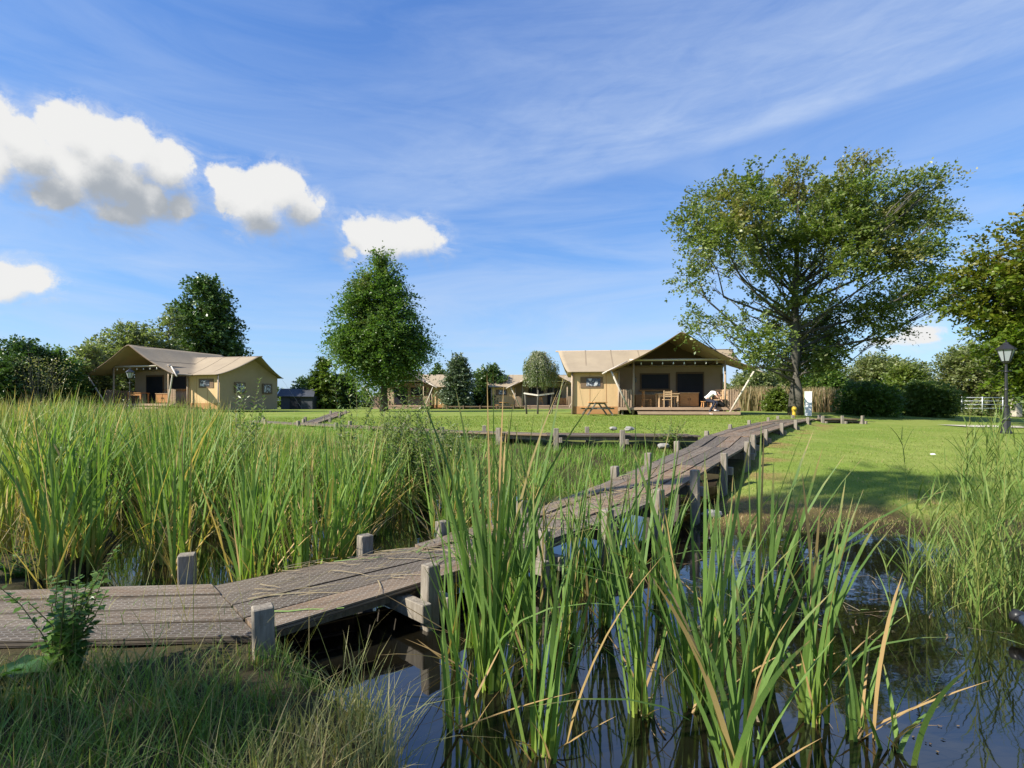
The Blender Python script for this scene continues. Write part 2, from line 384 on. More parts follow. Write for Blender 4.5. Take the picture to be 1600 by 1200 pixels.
M['leaf_silver'] = leafmat('willow_leaves', (0.072, 0.12, 0.024), (0.156, 0.192, 0.072), (0.432, 0.408, 0.312))
M['leaf_hedge'] = leafmat('hedge_leaves', (0.11, 0.165, 0.035), (0.20, 0.27, 0.06), (0.24, 0.22, 0.09), 0.4)
M['weed'] = leafmat('weed_leaves', (0.063, 0.14, 0.028), (0.154, 0.238, 0.056), (0.336, 0.308, 0.168), 0.35)
M['nettle'] = leafmat('nettle_leaves', (0.0357, 0.101, 0.0143), (0.0952, 0.202, 0.0262), (0.202, 0.286, 0.0595), 0.35)
M['pampas'] = leafmat('dry_reed_plumes', (0.30, 0.21, 0.11), (0.42, 0.30, 0.17), (0.14, 0.17, 0.06), 0.3)
M['cattail'] = blademat('cattail_blades', (0.34, 0.42, 0.07), (0.135, 0.235, 0.045), (0.075, 0.14, 0.04), (0.17, 0.27, 0.07), (0.42, 0.28, 0.12))
M['reed'] = blademat('reed_bed_blades', (0.432, 0.281, 0.08), (0.184, 0.312, 0.05), (0.113, 0.224, 0.05), (0.292, 0.395, 0.11), (0.594, 0.395, 0.17))
M['reedthin'] = blademat('thin_reed_blades', (0.149, 0.182, 0.0405), (0.104, 0.201, 0.0338), (0.0743, 0.163, 0.0297), (0.164, 0.255, 0.054), (0.386, 0.328, 0.108))
M['grass'] = blademat('rough_grass_blades', (0.121, 0.127, 0.0385), (0.099, 0.184, 0.033), (0.11, 0.218, 0.044), (0.187, 0.276, 0.066), (0.396, 0.299, 0.154))
M['lush'] = blademat('lush_grass_blades', (0.0743, 0.149, 0.0211), (0.133, 0.283, 0.0282), (0.164, 0.327, 0.044), (0.238, 0.386, 0.0704), (0.535, 0.416, 0.194))
M['lawnblade'] = blademat('mown_grass_blades', (0.134, 0.185, 0.0291), (0.177, 0.261, 0.0374), (0.23, 0.322, 0.0541), (0.281, 0.329, 0.0728), (0.532, 0.343, 0.208))
M['straw'] = blademat('dead_reed_strips', (0.14, 0.10, 0.055), (0.25, 0.19, 0.11), (0.40, 0.33, 0.21), (0.2, 0.12, 0.06), (0.2, 0.3, 0.08), 0.15)

# ------------------------------------------------------------------ terrain
def sst(a, b, x):
    t = np.clip((x - a) / (b - a), 0, 1); return t * t * (3 - 2 * t)
XB_Y = [-50, 0, 3.4, 3.6, 4.83, 6.05, 7.1, 11.6, 14.6, 18, 26, 60]
XB_X = [-9, -9, -7.0, -1.7, -.4, .7, 1.6, 4.4, 6.0, 8.2, 14.2, 40]
def vnoise(x, y, s, seed=0):
    x = np.asarray(x) / s; y = np.asarray(y) / s
    xi = np.floor(x).astype(np.int64); yi = np.floor(y).astype(np.int64); fx = x - xi; fy = y - yi
    fx = fx * fx * (3 - 2 * fx); fy = fy * fy * (3 - 2 * fy)
    def h(a, b):
        n = (a * 374761393 + b * 668265263 + seed * 982451653) & 0xffffffff
        n = ((n ^ (n >> 13)) * 1274126177) & 0xffffffff
        return ((n ^ (n >> 16)) & 0xffff) / 65535.0
    return (h(xi, yi) * (1 - fx) + h(xi + 1, yi) * fx) * (1 - fy) + (h(xi, yi + 1) * (1 - fx) + h(xi + 1, yi + 1) * fx) * fy
def lawn_side(x, y):
    return sst(-0.1, 0.9, x - np.interp(y, XB_Y, XB_X))
def ground(x, y):
    x = np.asarray(x, float); y = np.asarray(y, float)
    wob = (vnoise(x, y, 1.1, 3) - .5) * 0.5 + (vnoise(x, y, 0.35, 5) - .5) * 0.2
    yl = y + wob - 0.02 * (x - 4) ** 2 * (x > 4)
    L = np.interp(yl, [6.3, 7.2, 7.9, 9, 10, 12, 15, 18, 22, 26, 29, 32], [-.5, -.24, -.06, .06, .14, .33, .45, .54, .63, .74, .93, 1.0])
    yM = y - np.clip((-x - 1) * .4, 0, 5) + wob
    Mh = np.interp(yM, [3, 9, 11, 13, 16, 17.6, 20, 26, 32], [-.45, -.42, -.22, .03, .4, .66, .74, .85, 1.0])
    s = lawn_side(x, y); h = Mh * (1 - s) + L * s
    y1 = np.interp(x, [-60, -30, -15, -7.9, -5, -4.1, -1.9, -.93, -.45, -.1, .6, 4, 9], [75, 38, 19.5, 10.2, 7, 4.7, 4.15, 3.3, 2.5, 1.7, 1.1, .9, 1.0])
    bank = -0.5 + 0.55 * sst(-0.35, 0.35, y1 + wob * .6 - y)
    D = -0.5 + 0.6 * sst(5.2, 6.6, x + wob + (y - 5) * .1)
    h = np.maximum(np.maximum(h, bank), D)
    return h + (vnoise(x, y, .5, 9) - .5) * 0.05 * (y < 25)
def gz(x, y): return float(ground(x, y))
WZ = -0.15
def at(px, d): return (px - 800) / F * d
def zat(py, d): return CZ - (py - HZ) * d / F

def build_ground():
    def axis(lim, near, step):
        a = list(np.arange(-near, near + 1e-6, step)); s = step; v = near
        out = []
        while v < lim:
            s *= 1.12; v += s; out.append(v)
        return np.array([-q for q in reversed(out)] + a + out)
    xs = axis(900, 13, 0.14); ys = axis(900, 13, 0.14) + 8
    X, Y = np.meshgrid(xs, ys); Z = ground(X, Y)
    V = np.stack([X, Y, Z], -1).reshape(-1, 3); nx, ny = len(xs), len(ys)
    i = np.arange(nx * ny).reshape(ny, nx)
    Fc = np.stack([i[:-1, :-1], i[:-1, 1:], i[1:, 1:], i[1:, :-1]], -1).reshape(-1, 4)
    s = lawn_side(X, Y); far = sst(15.5, 18, Y - np.clip((-X - 1) * .4, 0, 5))
    lawn = np.maximum(s * sst(-.08, .12, Z) * sst(7.1, 7.8, Y), far)
    dry = s * np.exp(-((Y - 8.4) / 0.6) ** 2) * (0.05 + 0.7 * vnoise(X, Y, .5, 12)) * sst(2.5, 3.5, X) * (1 - sst(6.6, 7.6, X))
    xb = np.interp(Y, XB_Y, XB_X); dry = dry + .9 * np.exp(-((X - xb - 1.0) / .55) ** 2) * (Y > 7.5) * (Y < 25) * sst(.45, .7, vnoise(X, Y, .6, 55))
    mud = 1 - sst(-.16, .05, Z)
    m, t, N, out = mat_new('lawn_and_marsh_soil')
    a = N.n('ShaderNodeAttribute'); a.attribute_name = 'col'
    sep = N.n('ShaderNodeSeparateColor'); t.links.new(a.outputs['Color'], sep.inputs[0])
    tc = N.n('ShaderNodeTexCoord').outputs['Object']
    n1 = N.noise(tc, 0.35, 5, 0.6); n2 = N.noise(tc, 3.0, 6, 0.7); n3 = N.noise(tc, 22.0, 4, 0.7)
    g = N.mix(N.mr(n1, 0.42, 0.58), (0.135, 0.195, 0.032), (0.20, 0.235, 0.055))
    g = N.mix(N.mr(n2, 0.45, 0.7, 0, .6), g, (0.11, 0.175, 0.02))
    g = N.mix(N.mr(n3, 0.4, 0.8, 0, .5), g, (0.25, 0.28, 0.06))
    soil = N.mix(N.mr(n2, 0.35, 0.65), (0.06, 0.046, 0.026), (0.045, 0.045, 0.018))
    col = N.mix(sep.outputs[0], soil, g)
    col = N.mix(sep.outputs[1], col, N.mix(N.mr(n3, .4, .6), (0.28, 0.19, 0.075), (0.17, 0.12, 0.045)))
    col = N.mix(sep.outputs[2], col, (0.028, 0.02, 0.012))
    hh = N.m('ADD', N.m('MULTIPLY', n2, 0.6), N.m('MULTIPLY', n3, 0.4))
    principled(N, out, col, 0.95, 0.1, hh, 0.5, bdist=0.05)
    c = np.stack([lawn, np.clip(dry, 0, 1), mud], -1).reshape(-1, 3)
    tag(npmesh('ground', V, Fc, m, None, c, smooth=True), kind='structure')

def build_water():
    m, t, N, out = mat_new('dark_pond_water'); tc = N.n('ShaderNodeTexCoord').outputs['Object']
    n1 = N.noise(N.vscale(tc, (1.0, 1.6, 1)), 1.6, 3, 0.5, 0.3); n2 = N.noise(tc, 14, 2, 0.5)
    hh = N.m('ADD', N.m('MULTIPLY', n1, 1.0), N.m('MULTIPLY', n2, 0.05))
    deb = N.noise(tc, 2.3, 6, 0.65)
    b = principled(N, out, N.mix(deb, (0.003, 0.0035, 0.003), (0.010, 0.008, 0.004)), 0.03, 0.9, hh, 0.075, bdist=0.03)
    b.inputs['IOR'].default_value = 1.75
    xs = np.linspace(-14, 9, 24); ys = np.linspace(0.2, 17, 18); X, Y = np.meshgrid(xs, ys)
    V = np.stack([X, Y, np.full_like(X, WZ)], -1).reshape(-1, 3); i = np.arange(X.size).reshape(X.shape)
    Fc = np.stack([i[:-1, :-1], i[:-1, 1:], i[1:, 1:], i[1:, :-1]], -1).reshape(-1, 4)
    tag(npmesh('pond_water', V, Fc, m), kind='structure')
build_ground(); build_water()

# gravel drive at the back right
def strip(name, pts, w, z, mat, kind='structure'):
    V = []; 
    for i, (x, y) in enumerate(pts):
        a = Vector(pts[max(i - 1, 0)]); b = Vector(pts[min(i + 1, len(pts) - 1)]); d = (b - a).normalized(); n = Vector((-d.y, d.x))
        for s in (-1, 1):
            q = Vector((x, y)) + n * w / 2 * s; V.append((q.x, q.y, gz(q.x, q.y) + z))
    Fc = [(2 * i, 2 * i + 1, 2 * i + 3, 2 * i + 2) for i in range(len(pts) - 1)]
    return tag(npmesh(name, V, Fc, mat), kind=kind)
strip('gravel_drive', [(x, 25.2 + 0.03 * (x - 16)) for x in np.linspace(20.4, 44, 60)], 1.5, 0.03, M['gravel'])

# ------------------------------------------------------------------ boardwalks
def boardwalk(name, label, stations, posts, nb=4, group=None, closed_ends=True):
    """stations: (front xy, back xy, z). posts: (x, y, top z, outward xy, stub)"""
    r = thing(name, label, 'boardwalk', (stations[0][0][0], stations[0][0][1], 0), 0, group)
    ox, oy = stations[0][0]
    rr = random.Random(5)
    for k in range(len(stations) - 1):
        (f0, b0, z0), (f1, b1, z1) = stations[k], stations[k + 1]
        f0, b0, f1, b1 = map(Vector, (f0, b0, f1, b1)); L = max((f1 - f0).length, .3)
        for j in range(nb):
            gp = 0.024
            t0 = j / nb + gp / 2; t1 = (j + 1) / nb - gp / 2
            dz = rr.uniform(-.011, .011); e0 = 0.004 / L; e1 = 1 - 0.004 / L
            def P(s, t, zz):
                a = f0.lerp(b0, t); b = f1.lerp(b1, t); q = a.lerp(b, s); z = z0 + (z1 - z0) * s
                return (q.x - ox, q.y - oy, z + zz + dz)
            mb = MB(); n = max(1, int(L / 0.9)); vs = []; uv = []
            for i in range(n + 1):
                s = e0 + (e1 - e0) * i / n; wv = rr.uniform(-.005, .005)
                vs += [P(s, t0, wv), P(s, t1, wv + rr.uniform(-.003, .003)), P(s, t1, wv - .045), P(s, t0, wv - .045)]
            fs = []
            wj = (b0 - f0).length / nb
            for i in range(n):
                a, b = i * 4, i * 4 + 4; u0, u1 = L * i / n, L * (i + 1) / n
                for q, (c, d) in enumerate(((0, 1), (1, 2), (2, 3), (3, 0))):
                    fs.append((a + c, a + d, b + d, b + c)); v0 = [0, wj, wj + .05, .05][q]; v1 = [wj, wj + .05, .05, 0][q]
                    v0 += j * wj; v1 += j * wj
                    uv += [(u0, v0), (u0, v1), (u1, v1), (u1, v0)]
            fs += [(3, 2, 1, 0), (4 * n, 4 * n + 1, 4 * n + 2, 4 * n + 3)]; uv += [(0, j * wj), (0, j * wj + .05), (.05, j * wj + .05), (.05, j * wj)] * 2
            me = bpy.data.meshes.new('plank'); me.from_pydata(vs, [], fs); ul = me.uv_layers.new(name='UVMap')
            for i, c in enumerate(uv): ul.data[i].uv = c
            me.materials.append(M['plank']); bm = bmesh.new(); bm.from_mesh(me); bmesh.ops.recalc_face_normals(bm, faces=bm.faces); bm.to_mesh(me); bm.free()
            link('plank', me, r)
        # two bearers under each run
        for t in (0.2, 0.8):
            a = f0.lerp(b0, t); b = f1.lerp(b1, t)
            MB().bar((a.x - ox, a.y - oy, z0 - .105), (b.x - ox, b.y - oy, z1 - .105), .07, .11).build('bearer', M['oldpost'], r, .004)
    for (x, y, zt, (nx, ny), stub) in posts:
        g = min(gz(x, y), 0.9) - .25; n = Vector((nx, ny)).normalized(); ang = math.atan2(n.y, n.x)
        tilt = Matrix.Rotation(rr.uniform(-.03, .03), 3, 'X') @ Matrix.Rotation(rr.uniform(-.03, .03), 3, 'Y')
        Rz = tilt @ Matrix.Rotation(ang, 3, 'Z'); w = rr.uniform(.12, .14)
        MB().obox((x - ox, y - oy, (zt + g) / 2), (w * .85, w, zt - g), Rz).build('post', M['oldpost'], r, .008)
        if stub:
            c = Vector((x - ox, y - oy, zt - .33)); tdir = Vector((-n.y, n.x, 0))
            for sg in ((1, -1) if y < 5.5 else (1,)):
                MB().obox(c + tdir * .118 * sg - Vector((n.x, n.y, 0)) * .40, (1.06, .085, .14), Matrix.Rotation(ang, 3, 'Z')).build('crossbeam', M['oldpost'], r, .006)
    return r

MAIN = [((-7.6, 3.22), (-7.6, 4.25), .12), ((-4.6, 3.42), (-4.9, 4.4), .12), ((-1.68, 3.6), (-2.54, 4.6), .12), ((-.32, 4.83), (-1.0, 5.55), .2), ((.9, 6.05), (.2, 6.75), .29), ((1.95, 7.1), (1.2, 8.0), .42),
        ((3.4, 9.3), (2.5, 9.9), .56), ((4.91, 11.6), (3.95, 12.2), .68), ((6.48, 14.6), (5.4, 15.2), .74), ((7.9, 16.7), (6.9, 17.6), .79), ((11.2, 21.6), (10.1, 22.5), .85), ((14.6, 26.2), (13.5, 27.3), .88)]
fr = (.7, -.7)
MP = [(-1.58, 3.46, .36, (.6, -1), 0), (-.66, 4.36, .36, fr, 1), (.32, 5.36, .4, fr, 1), (1.08, 6.1, .46, fr, 1), (1.86, 6.9, .56, fr, 1), (2.72, 8.08, .66, (.83, -.55), 1), (3.86, 9.9, .74, (.83, -.55), 1),
      (5.08, 11.75, .82, (.83, -.55), 1), (5.9, 13.3, .88, (.83, -.55), 1), (7.32, 15.7, .9, (.83, -.55), 1), (9.1, 18.35, .98, (.83, -.55), 1), (11.0, 21.1, 1.0, (.83, -.55), 1), (13.0, 23.9, 1.03, (.83, -.55), 1),
      (-5.5, 3.2, .3, (0, -1), 0),
      (-2.85, 4.78, .33, (-.4, 1), 0), (-1.47, 5.42, .34, (-.7, .7), 0), (-.75, 5.95, .36, (-.7, .7), 0), (.12, 6.83, .42, (-.7, .7), 0), (1.7, 8.9, .62, (-.83, .55), 0), (2.55, 10.2, .72, (-.83, .55), 0), (3.62, 11.9, .82, (-.83, .55), 0),
      (5.55, 15.5, .86, (-.83, .55), 0), (7.3, 18.2, .94, (-.83, .55), 0), (9.2, 21.1, .99, (-.83, .55), 0), (11.4, 24.2, 1.02, (-.83, .55), 0), (13.0, 26.6, 1.03, (-.83, .55), 0)]
boardwalk('boardwalk', 'long grey boardwalk with wire netting and square posts crossing the pond toward the big tree', MAIN, MP)
SIDE = [((5.3, 15.25), (5.2, 16.35), .735), ((1.0, 15.5), (1.0, 16.5), .75), ((-2.2, 17.2), (-1.9, 18.2), .75), ((-6.6, 20.6), (-6.1, 21.4), .78), ((-12.9, 25.6), (-12.5, 26.6), .8)]
SP = [(3.1, 15.28, .9, (0, -1), 1), (1.25, 15.38, .94, (0, -1), 1), (-.4, 16.1, .92, (-.3, -1), 1), (-2.2, 17.05, .9, (-.5, -1), 1), (-4.4, 18.7, .92, (-.5, -.9), 1), (-6.6, 20.4, .92, (-.5, -.9), 1), (-8.6, 21.9, .94, (-.6, -.8), 1), (-10.7, 23.6, .95, (-.6, -.8), 1), (-12.8, 25.3, .96, (-.6, -.8), 1),
      (2.3, 16.62, .93, (0, 1), 0), (-.9, 17.6, .93, (0, 1), 0), (-3.9, 19.7, .95, (.5, .8), 0), (-6.4, 21.5, .95, (.5, .8), 0), (-9.2, 24.0, .95, (.5, .8), 0), (-12.2, 26.7, .97, (.5, .8), 0)]
boardwalk('boardwalk', 'low side boardwalk running between the marsh and the lawn in front of the tents', SIDE, SP, 3)
BACK = [((-8.2, 23.0), (-9.0, 23.6), .83), ((-9.6, 30), (-10.5, 30.2), .95), ((-11.6, 39), (-12.6, 39), 1.05)]
boardwalk('boardwalk', 'short far boardwalk leading from the marsh toward the small shed', BACK, [(-8.2, 24.5, 1.02, (1, 0), 0), (-9.2, 29, 1.15, (1, 0), 0), (-10.4, 34, 1.2, (1, 0), 0), (-9.5, 25, 1.02, (-1, 0), 0), (-11, 33, 1.2, (-1, 0), 0)], 3)
END = [((14.65, 26.15), (14.3, 27.4), .885), ((16.8, 26.3), (16.8, 27.5), .885)]
boardwalk('boardwalk', 'end piece of boardwalk turning off beside the white cabinet under the big tree', END, [(14.85, 26.0, 1.05, (0, -1), 1), (15.85, 26.1, 1.05, (0, -1), 1), (16.85, 26.15, 1.05, (.3, -1), 1), (14.2, 27.5, 1.05, (0, 1), 0), (15.6, 27.65, 1.05, (0, 1), 0)], 3)

# ------------------------------------------------------------------ blades, leaves
def blades(base, h, w, az, lean, curve, segs=5, prof=0.75, rnd=None, dry=None, twist=None):
    """each blade is a tapered strip; returns V, F, col"""
    n = len(h); t = np.linspace(0, 1, segs + 1)[None, :]
    dx, dy = np.sin(az)[:, None], np.cos(az)[:, None]
    off = h[:, None] * (lean[:, None] * t + curve[:, None] * t ** 2.4)
    z = h[:, None] * (t - 0.45 * curve[:, None] ** 2 * t ** 3)
    cx = base[:, 0:1] + dx * off; cy = base[:, 1:2] + dy * off; cz = base[:, 2:3] + z
    tw = (az + math.pi / 2 + (twist if twist is not None else RNG.normal(0, .5, n)))[:, None] + 0.5 * t * RNG.normal(0, 1, n)[:, None]
    ww = w[:, None] / 2 * np.clip((1 - t) ** prof * (0.75 + 0.6 * t), 0.03, None)
    wx, wy = np.sin(tw) * ww, np.cos(tw) * ww
    Lf = np.stack([cx - wx, cy - wy, cz], -1); Rt = np.stack([cx + wx, cy + wy, cz], -1)
    V = np.stack([Lf, Rt], 2).reshape(n, (segs + 1) * 2, 3)
    i = np.arange(segs) * 2; f = np.stack([i, i + 1, i + 3, i + 2], -1)
    Fc = (f[None] + (np.arange(n) * (segs + 1) * 2)[:, None, None]).reshape(-1, 4)
    rnd = RNG.random(n) if rnd is None else rnd; dry = np.zeros(n) if dry is None else dry
    col = np.stack([np.repeat(np.broadcast_to(t, (n, segs + 1)), 2, 1), np.repeat(rnd[:, None], (segs + 1) * 2, 1), np.repeat(dry[:, None], (segs + 1) * 2, 1)], -1).reshape(-1, 3)
    return V.reshape(-1, 3), Fc, col

def merge(parts):
    V, Fc, Cc, n = [], [], [], 0
    for v, f, c in parts:
        V.append(v); Fc.append(f + n); Cc.append(c); n += len(v)
    return np.concatenate(V), np.concatenate(Fc), np.concatenate(Cc)

def leaves(pos, d, nrm, size, aspect, col):
    """rhombic leaves at pos pointing along d with normal near nrm"""
    d = d / (np.linalg.norm(d, axis=1, keepdims=True) + 1e-9); s = np.cross(d, nrm); s /= (np.linalg.norm(s, axis=1, keepdims=True) + 1e-9)
    L = size[:, None]; W = (size * aspect)[:, None]; up = np.cross(s, d)
    a = pos; b = pos + d * L * .45 + s * W * .5 + up * L * .06; c = pos + d * L; e = pos + d * L * .45 - s * W * .5 + up * L * .06
    V = np.stack([a, b, c, e], 1).reshape(-1, 3); Fc = np.arange(len(pos) * 4).reshape(-1, 4)
    return V, Fc, np.repeat(col, 4, 0)

def tree(name, label, cat, x, y, blobs, nspray, mat, bark='bark', trunk_r=.25, trunk_top=None, leaf=.16, per=16, spray=.8, droop=-.1, axis_z=None, group=None,
         autumn=None, lean=0.0, limbs=True, seed=1, bz=None, aspect=.62, wind=0.0, trunk_h0=0.0, inner=.35, gaps=0.0):
    """blobs: (x, y, z, rx, ry, rz, weight) in world coordinates"""
    rg = np.random.default_rng(seed); bz = gz(x, y) if bz is None else bz
    r = thing(name, label, cat, (x, y, bz), 0, group); o = np.array([x, y, bz])
    B = np.array([b[:7] for b in blobs], float); B[:, :3] -= o
    zc = float((B[:, 2] * B[:, 6]).sum() / B[:, 6].sum()) if axis_z is None else axis_z - bz
    zmin = float((B[:, 2] - B[:, 5]).min()); ztop = float((B[:, 2]).max())
    mb = MB(); th = trunk_top - bz if trunk_top else zmin + (ztop - zmin) * .75
    pts = []; rad = []
    K = 7
    for i in range(K + 1):
        t = i / K; pts.append((math.sin(t * 5 + seed) * .05 * th * t * .4 + lean * t * th, math.cos(t * 4 + seed) * .03 * th * t, th * t - .1)); rad.append(trunk_r * (1.25 if i == 0 else 1) * (1 - t) ** .8 + .02)
    mb.tube(pts, rad, 9)
    def tp(z):
        t = min(max(z / th, 0), 1) * K; i = min(int(t), K - 1); a = Vector(pts[i]); return a.lerp(Vector(pts[i + 1]), t - i)
    wts = B[:, 6] * (B[:, 3] * B[:, 5]); wts = wts / wts.sum()
    if limbs:
        for b in B:
            c = Vector(b[:3]); hh = max(zmin * .75 + .2, min(th * .9, c.z * .55)) + rg.uniform(-.3, .3)
            hh = max(hh, trunk_h0); p0 = tp(hh); ln = (c - p0).length
            if ln < .3: continue
            mid = p0.lerp(c, .5) + Vector((0, 0, -.08 * ln)) + Vector(rg.normal(0, .05 * ln, 3)); rr = min(trunk_r * .36, .010 + ln * .009)
            q = [p0, p0.lerp(mid, .5), mid, mid.lerp(c, .5) + Vector(rg.normal(0, .03 * ln, 3)), c]
            mb.tube(q, [rr, rr * .8, rr * .6, rr * .4, rr * .2], 5)
            for _ in range(5):
                v = rg.normal(0, 1, 3); v /= np.linalg.norm(v); e = Vector(b[:3] + v * b[3:6] * .85); s = mid.lerp(c, rg.uniform(.1, 1))
                mb.tube([s, s.lerp(e, .5) + Vector(rg.normal(0, .05, 3)), e], [rr * .35, rr * .25, .006], 4)
    mb.build('trunk', M[bark], r, smooth=True)
    k = rg.choice(len(B), nspray, p=wts); v = rg.normal(0, 1, (nspray, 3)); v /= np.linalg.norm(v, axis=1, keepdims=True)
    rad = rg.random(nspray) ** inner
    if gaps > 0: pass
    P0 = B[k, :3] + v * B[k, 3:6] * rad[:, None]
    ax = np.zeros((nspray, 3)); ax[:, 2] = zc + (P0[:, 2] - zc) * .5
    dr = P0 - ax; dr /= (np.linalg.norm(dr, axis=1, keepdims=True) + 1e-6)
    dr = dr * .8 + v * .6 + rg.normal(0, .35, (nspray, 3)); dr[:, 2] += droop; dr[:, 0] += wind; dr /= np.linalg.norm(dr, axis=1, keepdims=True)
    ln = spray * rg.uniform(.5, 1.3, nspray)
    up = np.array([0, 0, 1.0]) + rg.normal(0, .35, (nspray, 3)); side = np.cross(dr, up); side /= (np.linalg.norm(side, axis=1, keepdims=True) + 1e-6)
    T = (np.arange(per) + .5) / per
    sg = np.where(np.arange(per) % 2 == 0, 1.0, -1.0)
    pos = P0[:, None] + dr[:, None] * (ln[:, None] * T)[..., None] + rg.normal(0, .06 * spray, (nspray, per, 3)); pos[..., 2] -= (ln[:, None] * T) ** 2 * .18
    ld = dr[:, None] * .55 + side[:, None] * sg[None, :, None] * .8 + rg.normal(0, .35, (nspray, per, 3))
    nn = up[:, None] + rg.normal(0, .5, (nspray, per, 3))
    tint = np.zeros(nspray) if autumn is None else autumn(P0 + o, rg)
    rs = np.clip(rg.random(nspray) * .75 + .25 * vnoise(P0[:, 0] + 50, P0[:, 2] + 50, 1.3, seed), 0, 1)
    col = np.zeros((nspray, per, 3)); col[..., 0] = T[None]; col[..., 1] = np.clip(rs[:, None] + rg.normal(0, .12, (nspray, per)), 0, 1); col[..., 2] = np.clip(tint[:, None] + rg.normal(0, .08, (nspray, per)), 0, 1)
    sz = leaf * rg.uniform(.7, 1.3, nspray * per)
    Vv, Ff, Cc = leaves(pos.reshape(-1, 3), ld.reshape(-1, 3), nn.reshape(-1, 3), sz, aspect, col.reshape(-1, 3))
    npmesh('crown', Vv, Ff, mat, r, Cc)
    return r

def env_blobs(px, d, prof, n, seed, ry=.8, br=.34, w=1.0):
    """prof: list of (py, half width px left, half width px right); fills the outline with blobs"""
    rg = np.random.default_rng(seed); out = []; sc = d / F
    pys = [p[0] for p in prof]
    for i in range(n):
        q = rg.random(); py = pys[0] + (pys[-1] - pys[0]) * q
        l = np.interp(py, pys, [p[1] for p in prof]); rr = np.interp(py, pys, [p[2] for p in prof]); hw = (l + rr) / 2
        rb = hw * sc * br * rg.uniform(.8, 1.3) + .15; a = rg.uniform(0, 2 * math.pi); rad = rg.random() ** .45
        cx = at(px + (rr - l) / 2, d) + math.cos(a) * rad * max(hw * sc - rb * .75, 0); cy = d + math.sin(a) * rad * max(hw * sc - rb * .75, 0) * ry
        out.append((cx, cy, zat(py, d), rb, rb, rb * .8, w))
    return out

# ------------------------------------------------------------------ tents
def roof_h(x, y, wf):
    t = np.clip(np.abs(x - 0.0) / 4.1, 0, 1); hb = 4.63 - 2.2 * t - .16 * np.sin(np.pi * np.clip(t, 0, 1)) * (t > 0)
    yr = wf + 3.0; ty = np.clip(np.abs(y - yr) / 3.45, 0, 1); ha = 2.5 + 1.56 * (1 - ty) ** 1.3
    return hb, ha

